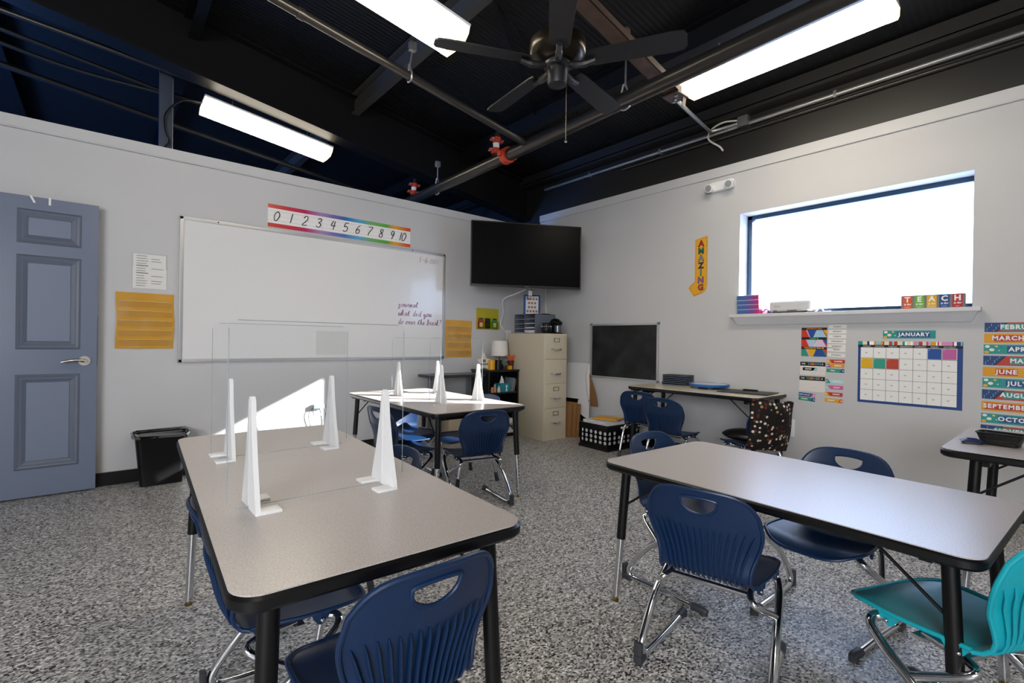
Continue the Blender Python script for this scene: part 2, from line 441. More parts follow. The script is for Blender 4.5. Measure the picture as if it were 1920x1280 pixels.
# sloping roof deck
mb = MB(); mb.grid(lambda a, b: (XB - 0.2 + a * (0.4 - XB), YB - 0.2 + b * (YF - YB + 0.4), roof_z(XB - 0.2 + a * (0.4 - XB))), 2, 2)
struct(mb.build('ceiling', mat=DECK, solid=0.02))
mb = MB(); mb.box(XB, -4.0, -0.016, 0.0, 0.0, 0.1); mb.box(-4.0, -0.0, -0.016, 0.0, 0.0, 0.1); struct(mb.build('baseboard_left', mat=BLACKPL))
mb = MB(); mb.box(-0.016, 0.0, YB, 0.0, 0.0, 0.1); struct(mb.build('baseboard_right', mat=BLACKPL))

# window: frame, pane, sill
wn = thing('window_1', None, None, (0.19, (WY0 + WY1) / 2, WZ0)); tag(wn, kind='structure')
FR = pm('dark_window_frame', '#28425c', 0.35, metal=0.3)
hw = (WY1 - WY0) / 2; hh = WZ1 - WZ0
mb = MB()
for a in ((-hw, -hw + 0.02, 0.0, hh), (hw - 0.045, hw, 0.0, hh)): mb.bbox(-0.03, 0.03, a[0], a[1], a[2], a[3])
mb.bbox(-0.03, 0.03, -hw, hw, hh - 0.038, hh); mb.bbox(-0.03, 0.03, -hw, hw, 0, 0.04)
mb.build('window_frame', wn, FR)
mb = MB(); mb.box(-0.003, 0.003, -hw + 0.04, hw - 0.04, 0.035, hh - 0.04); mb.build('window_pane', wn, GLASS)
SILL = pm('white_sill_paint', '#cfcfd3', 0.5)
sl = thing('windowsill', None, None, (0, (WY0 + WY1) / 2, WZ0)); tag(sl, kind='structure')
mb = MB(); mb.bbox(-0.075, 0.16, -hw - 0.05, hw + 0.06, -0.03, 0.0); mb.build('sill_board', sl, SILL)
mb = MB(); mb.poly([(0, -hw - 0.035, -0.03), (-0.062, -hw - 0.035, -0.03), (-0.02, -hw + 0.0, -0.10), (0, -hw, -0.10)]); mb.poly([(0, hw + 0.035, -0.03), (-0.062, hw + 0.035, -0.03), (-0.02, hw, -0.10), (0, hw, -0.10)])
mb.poly([(-0.062, -hw - 0.035, -0.03), (-0.062, hw + 0.035, -0.03), (-0.02, hw, -0.10), (-0.02, -hw, -0.10)]); mb.poly([(-0.02, -hw, -0.10), (-0.02, hw, -0.10), (0, hw, -0.10), (0, -hw, -0.10)])
mb.build('sill_apron', sl, SILL)

# open door folded back against the partition
dr = thing('door_1', None, None, (-4.676, -0.09, 0.012)); tag(dr, kind='structure')
DW, DH = 0.955, 2.09
mb = MB(); mb.bbox(-DW, 0, 0.0, 0.045, 0, DH, 0.003); mb.build('door_leaf', dr, DOORM)
zs = [(0.205, 0.842), (1.04, 1.672), (1.775, 1.988)]
for c0, c1 in ((-0.415, -0.105), (-0.845, -0.535)):
    for z0, z1 in zs:
        mb = MB()
        # ogee frame stepping into a recess, then a raised field
        def ring(a0, a1, y0, y1):
            o = [(c0 + a0, z0 + a0), (c1 - a0, z0 + a0), (c1 - a0, z1 - a0), (c0 + a0, z1 - a0)]
            i = [(c0 + a1, z0 + a1), (c1 - a1, z0 + a1), (c1 - a1, z1 - a1), (c0 + a1, z1 - a1)]
            for k in range(4):
                k2 = (k + 1) % 4
                mb.poly([(o[k][0], y0, o[k][1]), (o[k2][0], y0, o[k2][1]), (i[k2][0], y1, i[k2][1]), (i[k][0], y1, i[k][1])])
        mb.mat(DOORD); ring(-0.012, 0.0, -0.001, -0.006); ring(0.0, 0.014, -0.006, -0.003)
        mb.mat(DOORM); ring(0.014, 0.02, -0.003, -0.008); mb.mat(DOORD); ring(0.02, 0.042, -0.008, -0.0015); 
        mb.mat(DOORM); ring(0.042, 0.046, -0.0015, -0.007)
        mb.poly([(c0 + 0.046, -0.007, z0 + 0.046), (c1 - 0.046, -0.007, z0 + 0.046), (c1 - 0.046, -0.007, z1 - 0.046), (c0 + 0.046, -0.007, z1 - 0.046)])
        mb.build('door_panel', dr, smooth=False)
mb = MB(T(-0.07, 0, 0.945)); mb.cyl((0, 0.0, 0), (0, -0.012, 0), 0.034, 24); mb.cyl((0, -0.01, 0), (0, -0.045, 0), 0.013, 14)
mb.tube(spline([(0.0, -0.045, 0.0), (-0.03, -0.05, 0.006), (-0.075, -0.05, 0.004), (-0.125, -0.048, -0.008)], 5), [0.013] * 5 + [0.011] * 5 + [0.009] * 5 + [0.007], 10)
mb.build('door_handle', dr, NICKEL)
mb = MB(); mb.box(0.0, 0.002, 0.012, 0.035, 0.9, 1.27); mb.build('door_strike_strip', dr, BLACKMETAL)
for i, x in enumerate((-5.035, -4.94)):
    h = thing('over_door_hook', ['white plastic hook over the slate door top, tilted one near the hinge', 'white plastic hook over the slate door top, upright one near the latch edge'][i], 'hook', (x, -0.09, 2.10), 0, 'hooks on the door')
    mb = MB(RY(-25) if i == 0 else None); mb.box(-0.006, 0.006, -0.003, 0.05, 0.002, 0.006); mb.box(-0.006, 0.006, -0.004, -0.001, -0.045, 0.006); mb.build('hook_strap', h, WHITE)

# ------------------------------------------------------------------ ceiling steel
def slopebar(name, x0, x1, prof, y, z_at0, m, slope=-0.14):   # bar running down the roof slope, profile in (y, z)
    mb = MB()
    A = [mb.v((x0, y + p[0], z_at0 + slope * x0 + p[1])) for p in prof]; B = [mb.v((x1, y + p[0], z_at0 + slope * x1 + p[1])) for p in prof]
    n = len(prof)
    for i in range(n): mb.f((A[i], A[(i + 1) % n], B[(i + 1) % n], B[i]))
    mb.f(A); mb.f(list(reversed(B)))
    return mb.build(name, mat=m)
def ibeam(w, d, tf, tw):
    a, b = w / 2, tw / 2
    return [(-a, 0), (a, 0), (a, tf), (b, tf), (b, d - tf), (a, d - tf), (a, d), (-a, d), (-a, d - tf), (-b, d - tf), (-b, tf), (-a, tf)]
o = slopebar('beam_main', XB, 0.0, ibeam(0.2, 0.54, 0.025, 0.02), 0.42, 2.86, BEAM, -0.155); struct(o)
o = slopebar('beam_back', XB, 0.0, ibeam(0.2, 0.5, 0.025, 0.02), -6.6, 2.92, BEAM); struct(o)
# purlins run level across the slope
def purlin(x, y0, y1, m=PURLIN, d=0.2):
    mb = MB(); z = roof_z(x)
    mb.box(x - 0.04, x + 0.045, y0, y1, z - d - 0.004, z - d); mb.box(x - 0.003, x + 0.003, y0, y1, z - d, z - 0.03); mb.box(x - 0.07, x, y0, y1, z - 0.034, z - 0.03)
    mb.box(x + 0.041, x + 0.045, y0, y1, z - d, z - d + 0.025)
    return mb.build('roof_purlin', mat=m)
for i, (x, m) in enumerate(((-7.0, BEAM), (-5.5, BEAM), (-4.05, BEAM), (-2.55, PURLIN), (-1.15, BEAM))):
    o = purlin(x, YB, YF, m)
    tag(o, ['black roof purlin high over the back of the room', 'black roof purlin passing above the viewer', 'black roof purlin crossing near the long ceiling light by the door',
            'dusty grey roof purlin crossing above the middle hanger rod', 'black roof purlin nearest the window wall'][i], 'purlin', 'roof purlins')
mb = MB(); mb.box(-0.14, 0.0, YB, YF, 3.30, 3.34); mb.box(-0.14, -0.13, YB, YF, 3.33, 3.44); struct(mb.build('trim_eave', mat=BEAM2))
# short flat plate up between purlins
mb = MB(); v = [(-1.5, -2.87, 3.66), (-1.5, -2.97, 3.66), (-0.72, -2.97, 3.55), (-0.72, -2.87, 3.55)]; mb.poly(v)
tag(mb.build('roof_strap', mat=pm('dusty_steel_strap', (0.12, 0.105, 0.085, 1), 0.55), solid=0.008), 'flat dusty steel strap high above the window-side ceiling light', 'strap')
# rusty channel carried by the pipe hangers
t = thing('rusty_channel', 'rust-streaked steel channel running above the fan toward the window wall', 'steel channel', (-1.46, -2.85, 2.955))
mb = MB(); 
for (ya, yb, za, zb) in ((-0.055, 0.055, 0.0, 0.006), (0.049, 0.055, 0.0, 0.085), (-0.055, -0.049, 0.0, 0.05)):
    A = [mb.v((0, y, z)) for y, z in ((ya, za), (yb, za), (yb, zb), (ya, zb))]; B = [mb.v((-1.1, y, z + 0.225)) for y, z in ((ya, za), (yb, za), (yb, zb), (ya, zb))]
    for i in range(4): mb.f((A[i], A[(i + 1) % 4], B[(i + 1) % 4], B[i]))
    mb.f(A); mb.f(B)
mb.build('channel', t, RUST)
mb = MB(); mb.box(-0.07, 0.07, -0.07, 0.06, -0.012, -0.004); mb.poly([(0.02, -0.06, -0.004), (0.06, -0.06, -0.004), (0.04, -0.06, -0.09), (0.0, -0.06, -0.09)]); mb.poly([(0.02, -0.055, -0.004), (0.0, -0.055, -0.09), (0.04, -0.055, -0.09), (0.06, -0.055, -0.004)])
mb.build('end_bracket', t, RUST)
mb = MB(); mb.cyl((-0.03, -0.03, -0.02), (-0.03, -0.03, 0.012), 0.013, 8); mb.build('bolt', t, GALV)
mb = MB(); mb.cyl((0.045, 0.03, -0.02), (0.045, 0.03, 0.012), 0.013, 8); mb.build('bolt', t, GALV)

# sprinkler main and branches
t = thing('sprinkler_main', 'thick dark sprinkler main crossing the ceiling from whiteboard wall to window light', 'pipe', (-1.80, 1.0, 2.822))
mb = MB(); mb.tube([(0, 0, 0), (0, -8.4, 0.143)], 0.056, 20); mb.build('pipe', t, PIPE)
mb = MB(); mb.tube([(0, -2.30, 0.039), (0, -2.37, 0.040)], 0.074, 24); mb.bbox(-0.10, 0.10, -2.36, -2.31, 0.02, 0.06, .006); mb.build('pipe_coupling', t, RED)
def riser(x, y, z, h, label, dx=0.0):
    t = thing('pipe_riser', label, 'pipe fitting', (x, y, z), 0, 'red sprinkler risers')
    q = h / 0.2
    mb = MB(); mb.cyl((0, 0, -0.02), (dx, 0, h + 0.05), 0.024, 14); mb.build('riser_pipe', t, PIPE)
    for k in (0.16, 0.72):
        mb = MB(T(dx * k, 0, h * k)); mb.cyl((0, 0, 0), (0, 0, 0.055 * q), 0.042 * q ** .5, 16); mb.bbox(-0.065, 0.065, -0.015, 0.015, 0.012, 0.045, 0.004); mb.build('coupling', t, RED)
        for s in (-1, 1): mb = MB(T(dx * k, 0, h * k)); mb.cyl((s * 0.055, -0.03, 0.028), (s * 0.055, 0.03, 0.028), 0.009, 8); mb.build('coupling_bolt', t, GALV)
    mb = MB(T(dx * .5, 0, h * 0.45)); mb.cyl((0, 0, 0), (0, 0, h * 0.26), 0.03, 16); mb.build('sticker', t, PAPER)
    return t
riser(-1.80, -1.15, 2.90, 0.19, 'red coupled riser on the sprinkler main below the thin branch pipe', 0.03)
riser(-1.80, 0.46, 2.875, 0.16, 'red coupled riser peeking over the whiteboard wall top', 0.03)
t = thing('branch_pipe', 'long thin bare steel branch pipe descending toward the red riser', 'pipe', (-1.80, -1.639, 2.87))
mb = MB(); mb.tube([(0.0, 0, 0.0), (-6.2, 0, 0.955)], 0.03, 14); mb.build('pipe', t, PIPE)
mb = MB(); mb.tube([(-1.9, 0, 0.2926), (-1.94, 0, 0.2988)], 0.036, 14); mb.build('pipe_joint', t, PIPE)
t = thing('hall_pipe', 'dark branch pipe above the door-side ceiling light beyond the partition', 'pipe', (-2.03, 0.62, 3.27))
mb = MB(); mb.tube([(0, 0, 0), (-1.76, 0, 0.262), (-3.2, 0, 0.375), (-6.0, 0, 0.55)], 0.024, 12); mb.build('pipe', t, PIPE)
mb = MB(); mb.tube([(-1.73, 0, 0.258), (-1.79, 0, 0.265)], 0.042, 14); mb.build('coupling', t, RED)
def hanger(x, y, z, top, R, label, rust=False, lean=0.0):
    t = thing('pipe_hanger', label, 'pipe hanger', (x, y, z), 0, 'pipe hangers')
    mb = MB(); mb.tube([(0, R * math.sin(a) * .92, R * 1.05 * math.cos(a) + (0.05 if abs(a) < .5 else 0)) for a in [2 * PI * k / 20 for k in range(20)]], 0.007, 6, closed=True); mb.build('ring', t, GALV)
    mb = MB(); mb.cyl((0, 0, R + 0.03), (lean, 0, top), 0.007, 8); mb.build('rod', t, GALV)
    mb = MB(T(lean, 0, top)); mb.bbox(-0.025, 0.025, -0.02, 0.02, -0.01, 0.05); mb.build('beam_clamp', t, RUST if rust else GALV)
hanger(-1.80, -2.665, 2.884, 0.46, 0.066, 'galvanised ring hanger with rusty clamp on the sprinkler main beside the fan', True)
hanger(-1.80, -0.11, 2.841, 0.25, 0.066, 'galvanised ring hanger on the sprinkler main close to the whiteboard wall')
hanger(-2.967, -1.639, 3.05, 0.20, 0.038, 'galvanised hanger holding the thin branch pipe under the grey purlin', False, 0.02)
# conduit along the black band of the window wall
t = thing('electrical_conduit', 'shiny metal conduit running along the black band over the window wall', 'conduit', (-0.028, -2.5, 3.225))
mb = MB(); mb.tube([(0, -4.9, 0), (0, 2.5, 0)], 0.02, 12); mb.build('tube', t, GALV)
mb = MB(); mb.bbox(-0.035, 0.03, -0.25, -0.15, -0.02, 0.085, 0.006); mb.build('junction_box', t, pm('grey_box_metal', '#6d7072', 0.5, metal=0.5))
mb = MB(); mb.tube(spline([(-0.02, -0.15, 0.05), (-0.06, -0.02, 0.06), (-0.06, 0.1, 0.02), (-0.05, 0.12, -0.06), (-0.03, 0.02, -0.15), (0, -0.0, -0.19)], 6), 0.009, 8); mb.build('loose_cable', t, pm('pale_cable', '#c9c6c0', 0.5))
mb = MB(); mb.tube(spline([(-0.02, -0.15, 0.02), (-0.05, -0.02, 0.01), (-0.09, 0.07, 0.0), (-0.16, 0.06, -0.02), (-1.42, -0.34, -0.275)], 8), 0.015, 8); mb.build('branch_conduit', t, GALV)
for k, y in enumerate((-0.95, 0.7, 1.7)):
    mb = MB(T(0, y, 0)); mb.bbox(-0.026, 0.027, -0.012, 0.012, -0.028, 0.028, 0.003); mb.build('strap', t, GALV)
t = thing('lower_conduit', 'dark pipe running just under the shiny conduit on the black band', 'conduit', (-0.024, -2.5, 3.165))
mb = MB(); mb.tube([(0, -4.9, 0), (0, 1.2, 0)], 0.016, 10); mb.build('tube', t, PIPE)
# slack black cables and sway rods
tag(MB().tube([(-3.0, -2.2, 3.80), (-1.24, -1.38, 3.60), (-0.2, -1.33, 3.40)], 0.008, 6).build('sway_rod', mat=BEAM), 'thin black rod slanting behind the ceiling fan toward the window wall', 'rod')
tag(MB().tube([(-2.40, -1.88, 3.74), (-1.52, -1.26, 3.61), (-0.5, -0.55, 3.46)], 0.008, 6).build('sway_rod', mat=BEAM), 'thin black rod crossing from the top light toward the far corner', 'rod')
tag(MB().tube(spline([(-8, 0.95, 4.05), (-6, 1.05, 3.7), (-5, 1.1, 3.55), (-4.25, 1.0, 3.5)], 8), 0.02, 8).build('sagging_cable', mat=BEAM), 'sagging black cable beyond the partition near the steel post', 'cable')
tag(MB().tube([(-8, 0.98, 4.02), (-4.3, 0.98, 3.52), (-2.6, 1.0, 3.40)], 0.022, 8).build('hall_conduit', mat=BEAM), 'black conduit leading to the end of the door-side ceiling light', 'conduit')
tag(MB().tube([(-8, 1.6, 3.95), (-4.2, 1.6, 3.45), (-0.5, 1.6, 2.98)], 0.03, 8).build('hall_conduit', mat=BEAM), 'black pipe low beyond the partition, just over the wall top', 'conduit')
for i, (ya, za) in enumerate(((2.5, 2.93), (1.7, 2.86))):
    tag(MB().tube([(-0.95 + .3 * i, ya, za), (-0.02, ya - .35, za + .03)], 0.014, 8).build('pale_conduit', mat=PAPER), ['upper short pale conduit seen over the wall above the television', 'lower short pale conduit seen over the wall above the television'][i], 'conduit', 'pale conduits beyond the partition')
t = thing('steel_post', 'galvanised steel post standing beyond the partition left of the ceiling light', 'post', (-4.22, 0.75, 0))
mb = MB(); mb.bbox(-0.05, 0.05, -0.03, 0.03, 0, 3.85, 0.006); mb.build('post', t, pm('dull_blue_steel', '#4d5564', 0.45, metal=0.4))
mb = MB(); mb.box(0.05, 0.056, -0.035, -0.025, 2.6, 3.55); mb.build('post_edge_strip', t, GALV)
mb = MB(); mb.tube(spline([(0.3, 0, 3.42), (0.12, -0.05, 3.36), (0.0, -0.06, 3.2), (0.0, -0.05, 3.05), (0.03, -0.05, 2.95), (-0.03, -0.05, 2.86)], 6), 0.01, 6); mb.build('wire', t, BLACKPL)

# strip lights
def strip_light(label, loc, L, W, rot, tilt):
    t = thing('strip_light', label, 'ceiling light', loc, 0, 'fluorescent strip lights')
    t.rotation_euler = (Matrix.Rotation(math.radians(rot), 3, 'Z') @ Matrix.Rotation(tilt, 3, 'Y')).to_euler()
    h = L / 2; w = W / 2
    body = [(-w * 1.05, 0.092), (w * 1.05, 0.092), (w * 1.05, 0.108), (w * .7, 0.135), (-w * .7, 0.135), (-w * 1.05, 0.108)]
    mb = MB(Matrix(((0, 0, 1, 0), (1, 0, 0, 0), (0, 1, 0, 0), (0, 0, 0, 1)))); mb.prism([(p[0], p[1]) for p in body], -h, h); mb.build('housing', t, WHITE, smooth=False)
    dif = [(-w, 0.10), (-w * .98, 0.05), (-w * .72, 0.008), (0, 0.0), (w * .72, 0.008), (w * .98, 0.05), (w, 0.10)]
    mb = MB(Matrix(((0, 0, 1, 0), (1, 0, 0, 0), (0, 1, 0, 0), (0, 0, 0, 1)))); mb.prism([(p[0] * .95, p[1]) for p in dif], -h + 0.05, h - 0.05); mb.build('diffuser', t, DIFF)
    for s in (-1, 1):
        mb = MB(Matrix(((0, 0, 1, 0), (1, 0, 0, 0), (0, 1, 0, 0), (0, 0, 0, 1)))); mb.prism([(p[0], p[1]) for p in dif], *( (-h, -h + 0.05) if s < 0 else (h - 0.05, h))); mb.build('end_cap', t, LENS)
    mb = MB(); mb.cyl((-h * .6, 0, 0.12), (-h * .6, 0, 0.30), 0.006, 6); mb.cyl((h * .6, 0, 0.12), (h * .6, 0, 0.30), 0.006, 6); mb.build('hanger_rod', t, GALV)
    return t
SL = math.atan(0.14)
strip_light('glowing strip light over the fan, cut by the top edge of the photo', (-3.62, -2.29, 3.01), 1.25, 0.27, 0, SL)
strip_light('glowing strip light beyond the whiteboard partition by the steel post', (-3.34, 0.74, 3.24), 1.22, 0.33, 0, SL)
strip_light('glowing strip light alongside the window wall and sprinkler main', (-1.165, -3.42, 3.08), 1.3, 0.32, 90, 0)
strip_light('added fill strip light above and behind the viewer', (-5.2, -5.6, 3.3), 1.25, 0.3, 90, 0)  # unseen fixture, added to fill the room with light

# ceiling fan
t = thing('ceiling_fan', 'black five-blade ceiling fan with pull chain hanging mid-room', 'ceiling fan', (-2.70, -2.876, 2.70), 0)
FAN = pm('matte_black_fan', (0.012, 0.012, 0.014, 1), 0.45)
FANB = pm('dark_bronze_housing', '#2c261d', 0.28, metal=0.7)
mb = MB(); mb.cyl((0, 0, 0.15), (0, 0, roof_z(-2.7) - 2.70 - 0.02), 0.014, 12); mb.lathe([(0.0, 1.11), (0.03, 1.08), (0.07, 1.13), (0.07, 1.14), (0, 1.14)], 20); mb.build('downrod', t, FAN)
mb = MB(); mb.lathe([(0, 0.17), (0.05, 0.17), (0.12, 0.155), (0.155, 0.13), (0.16, 0.09), (0.155, 0.055), (0.13, 0.03), (0.09, 0.015), (0, 0.01)], 36); mb.build('motor_housing', t, FANB)
mb = MB(); mb.lathe([(0, 0.02), (0.075, 0.02), (0.08, 0.0), (0.075, -0.012), (0.056, -0.018), (0.056, -0.085), (0.05, -0.108), (0.025, -0.115), (0, -0.116)], 28); mb.build('switch_housing', t, FAN)
for k in range(5):
    A = RZ(83.6 - 72 * k)
    mb = MB(A @ T(0, 0, 0.012) @ RX(-12))
    out = [(0.17, -0.045), (0.2, -0.056), (0.62, -0.068), (0.675, -0.06), (0.69, -0.035), (0.69, 0.035), (0.675, 0.06), (0.62, 0.068), (0.2, 0.056), (0.17, 0.045)]
    mb.prism(out, -0.004, 0.004); b = mb.build('fan_blade', t, FAN)
    mb = MB(A); mb.tube(spline([(0.07, 0, 0.0), (0.11, 0, -0.012), (0.16, 0, -0.014), (0.215, 0, -0.004)], 4), [0.018] * 4 + [0.02] * 5 + [0.016] * 4, 8); mb.build('blade_iron', b, FAN)
mb = MB(); mb.cyl((0.03, -0.045, -0.11), (0.03, -0.045, -0.42), 0.0022, 6); mb.ball((0.03, -0.045, -0.43), 0.008, n=8, m=6); mb.build('pull_chain', t, NICKEL)

# emergency lamp head on the window wall
t = thing('emergency_light', 'white twin-head emergency light mounted high beside the window', 'emergency light', (0, -2.495, 2.69))
mb = MB(wall_r(0, 0, 0)); mb.prism(rrect(-0.125, 0.125, -0.04, 0.055, 0.03), 0.0, 0.05, 0.008); mb.build('case', t, WHITE)
for s in (-1, 1):
    mb = MB(wall_r(0, 0, 0)); mb.cyl((s * 0.095, 0.0, 0.03), (s * 0.10, -0.015, 0.105), 0.034, 18, 0.04); h = mb.build('lamp_head', t, WHITE)
    mb = MB(wall_r(0, 0, 0)); mb.cyl((s * 0.10, -0.0153, 0.105), (s * 0.1002, -0.0162, 0.109), 0.032, 18); mb.build('lens', h, pm('grey_lens', '#8f9296', 0.15))

# ------------------------------------------------------------------ chairs
def seat_fn(u, v):
    a = u * 2 - 1
    yf = 0.205 - 0.055 * abs(a) ** 4
    yr = -0.150
    y = yf + (yr - yf) * v
    w = 0.188 + 0.014 * math.sin(PI * min(1, v * 1.1)) - 0.022 * v
    if v < 0.12: w *= 0.9 + 0.1 * (v / 0.12) ** .5
    t = max(0, (y - 0.10) / 0.105)
    z = 0.372 - 0.034 * t * t - 0.014 * (1 - a * a) * math.sin(PI * min(1, v * 0.95 + .05)) + 0.004
    return Vector((a * w, y, z))
def back_fn(a, v):    # a in -1..1, v in 0..1 from the bend up to the top edge
    top = 0.702 - 0.014 * a * a - 0.058 * abs(a) ** 6
    q = min(1, max(0, (v - 0.12) / 0.66)); w = 0.150 + 0.040 * q * q * (3 - 2 * q) + 0.016 * max(0, 1 - v / 0.12) - 0.010 * max(0, v - 0.8) / 0.2
    if v < 0.22:      # bend from seat into back
        t = v / 0.22 * PI / 2
        y = -0.150 - 0.058 * math.sin(t); z = 0.371 + 0.058 * (1 - math.cos(t))
    else:
        s = (v - 0.22) / 0.78
        z = 0.429 + s * (top - 0.429)
        y = -0.208 - 0.075 * (max(0, z - 0.429) / 0.269) ** 1.15
    y += 0.034 * a * a * min(1, v * 2.2)
    return Vector((a * w, y, z))
UH = 0.34
def hole(a):
    q = max(0.0, 1 - (a / UH) ** 2)
    lo = 0.900 - 0.155 * q ** 0.5; hi = 0.900 + 0.02 * q ** 0.5
    return (0.900, 0.900) if abs(a) >= UH else (lo, hi)
def build_shell(root, m):
    mb = MB(); mb.grid(seat_fn, 20, 18)
    # rim bead and side skirts
    rim = [seat_fn(0, 1 - i / 14) for i in range(14)] + [seat_fn(i / 20, 0) for i in range(21)] + [seat_fn(1, (i + 1) / 14) for i in range(14)]
    mb.tube(rim, 0.0065, 8)
    for s in (0, 1):
        for v0, v1 in ((0.30, 0.48), (0.8, 0.99)):
            P = [seat_fn(s, v0 + (v1 - v0) * k / 6) for k in range(7)]
            Q = [p + Vector((0, 0, -0.034 * math.sin(PI * k / 6) - 0.004)) for k, p in enumerate(P)]
            for k in range(6): mb.f([mb.v(x) for x in (P[k], P[k + 1], Q[k + 1], Q[k])])
    mb.build('seat', root, m, recalc=True, solid=0.006)
    mb = MB()
    cols = sorted(set([-1 + 2 * i / 28 for i in range(29)] + [-UH, UH] + [UH * math.sin(PI / 2 * k / 6) * s for k in range(7) for s in (-1, 1)]))
    low = [[mb.v(back_fn(a, hole(a)[0] * j / 22)) for a in cols] for j in range(23)]
    for j in range(22):
        for i in range(len(cols) - 1): mb.f((low[j][i], low[j][i + 1], low[j + 1][i + 1], low[j + 1][i]))
    up = [[mb.v(back_fn(a, hole(a)[1] + (1 - hole(a)[1]) * j / 4)) for a in cols] for j in range(5)]
    for j in range(4):
        for i in range(len(cols) - 1): mb.f((up[j][i], up[j][i + 1], up[j + 1][i + 1], up[j + 1][i]))
    bmesh.ops.remove_doubles(mb.bm, verts=list(mb.bm.verts), dist=0.0006)
    bmesh.ops.recalc_face_normals(mb.bm, faces=list(mb.bm.faces))
    bmesh.ops.solidify(mb.bm, geom=list(mb.bm.faces), thickness=0.006)
    rim = [back_fn(-1, i / 16) for i in range(16)] + [back_fn(-1 + i / 14, 1) for i in range(29)] + [back_fn(1, 1 - (i + 1) / 16) for i in range(16)]
    mb.tube(rim, 0.0065, 8)
    n = 22
    hp = [back_fn(UH * math.cos(2 * PI * k / n) * .98, hole(UH * math.cos(2 * PI * k / n) * .98)[0 if math.sin(2 * PI * k / n) < 0 else 1]) for k in range(n)]
    mb.tube(hp, 0.0055, 8, closed=True)
    for i in range(15):   # moulded ribs on the rear face
        a = -0.9 + 1.8 * i / 14
        v1 = 0.60 + 0.08 * a * a
        P = []
        for k in range(10):
            v = 0.05 + (v1 - 0.05) * k / 9
            p = back_fn(a * (0.86 + 0.14 * v / v1), v); d = 0.007 if v > 0.2 else 0.003
            P.append(p + Vector((0, -d * (1 if k < 9 else 0.2), -0.004 if v <= 0.2 else 0)))
        mb.tube(P, [0.0046] * 8 + [0.0036, 0.0012], 6)
    mb.build('backrest', root, m, recalc=False)
def rivets(root):
    for s in (0, 1):
        for v in (0.38, 0.92):
            mb = MB(); p = seat_fn(s, v) + Vector(((0.005 if s else -0.005), 0, -0.022)); mb.ball(p, 0.006, n=8, m=6); mb.build('rivet', root, CHROME)
def make_cantilever(m, label, group):
    t = thing('student_chair', label, 'chair', (0, 0, 0), 0, group); t.scale = (0.965,) * 3
    build_shell(t, m); rivets(t)
    for s in (-1, 1):
        P = [(s * .145, .05, .342), (s * .165, .085, .338), (s * .19, .085, .318), (s * .205, .03, .275), (s * .213, -.07, .21), (s * .218, -.155, .115), (s * .219, -.195, .055), (s * .216, -.185, .022), (s * .21, -.14, .0145), (s * .20, .0, .0145), (s * .19, .2, .0145)]
        mb = MB(); mb.tube(spline(P, 6), 0.0145, 12); lg = mb.build('leg', t, CHROME)
        mb = MB(T(s * .219, -.205, 0)); mb.prism(rrect(-.017, .017, -.028, .03, .008, 3), 0.0, 0.028, 0.003); mb.prism(rrect(-.016, .016, -.026, -.006, .006, 3), 0.028, 0.075, 0.003); mb.build('heel_glide', lg, GLIDE)
        mb = MB(); mb.tube([(s * .193, .15, .016), (s * .19, .205, .018), (s * .189, .222, .016)], [0.0165, 0.0175, 0.010], 10); mb.cyl((s * .19, .205, 0), (s * .19, .205, .02), .017, 12); mb.build('toe_cap', lg, GLIDE)
        mb = MB(); mb.tube(spline([(s * .13, -.02, .338), (s * .14, -.13, .328), (s * .165, -.15, .308), (s * .206, -.035, .24)], 5), 0.012, 10); mb.build('brace', t, CHROME)
    mb = MB(); mb.tube([(-.145, .05, .340), (.145, .05, .340)], 0.0115, 10); mb.tube([(-.14, -.12, .327), (.14, -.12, .327)], 0.0105, 10)
    mb.box(-.15, .15, -.03, .0, .322, .332); mb.build('seat_rail', t, CHROME)
    return t
def make_fourleg(m, label, group):
    t = thing('student_chair', label, 'chair', (0, 0, 0), 0, group); t.scale = (0.965,) * 3
    build_shell(t, m); rivets(t)
    for s in (-1, 1):
        for q in (1, -1):
            P = [(s * .12, q * .07, .342), (s * .15, q * .095 , .34), (s * .172, q * .118, .318), (s * .185, q * .15, .24), (s * .205, q * .2, .02)]
            mb = MB(); mb.tube(spline(P, 5), 0.012, 12); lg = mb.build('leg', t, CHROME)
            mb = MB(); mb.tube([(s * .199, q * .187, .075), (s * .2055, q * .202, .0)], [0.0155, 0.017], 12); mb.build('foot_boot', lg, GLIDE)
        mb = MB(); mb.tube([(s * .12, -.09, .34), (s * .12, .09, .34)], 0.011, 10); mb.build('side_rail', t, CHROME)
    mb = MB(); mb.tube([(-.17, .06, .332), (.17, .06, .332)], 0.010, 10); mb.tube([(-.17, -.08, .332), (.17, -.08, .332)], 0.010, 10); mb.build('seat_rail', t, CHROME)
    return t

GN = 'navy classroom chairs'
can = make_cantilever(NAVY, 'navy cantilever chair seen from behind at the near side of the bare table', GN)
plant(can, (-2.904, -3.95, 0), 12.6 - 90)
dup(can, (-2.32, -4.11, 0), 176 - 90, 'navy cantilever chair facing the viewer across the bare table')
dup(can, (-2.48, -3.60, 0), -95 - 90, 'navy cantilever chair tucked at the short end of the bare table, nearest the crate')
nearc = dup(can, (-4.12, -3.715, 0), 90 - 90, 'large navy chair in front, backrest toward the viewer at the screened table end')
dup(can, (-4.178, -3.22, 0), -2 - 90, 'navy cantilever chair under the door side of the screened table')
dup(can, (-2.60, -1.975, 0), 77 - 90, 'navy cantilever chair with its ribbed back to the viewer at the sunlit table')
dup(can, (-2.93, -1.62, 0), 4 - 90, 'navy chair on the door side of the sunlit table, seen through the clear screen')
nearc.scale = (0.93, 1.0, 1.0)
far = dup(can, (-2.64, -1.12, 0), -92 - 90, 'bright lit navy chair at the far short end of the sunlit table')
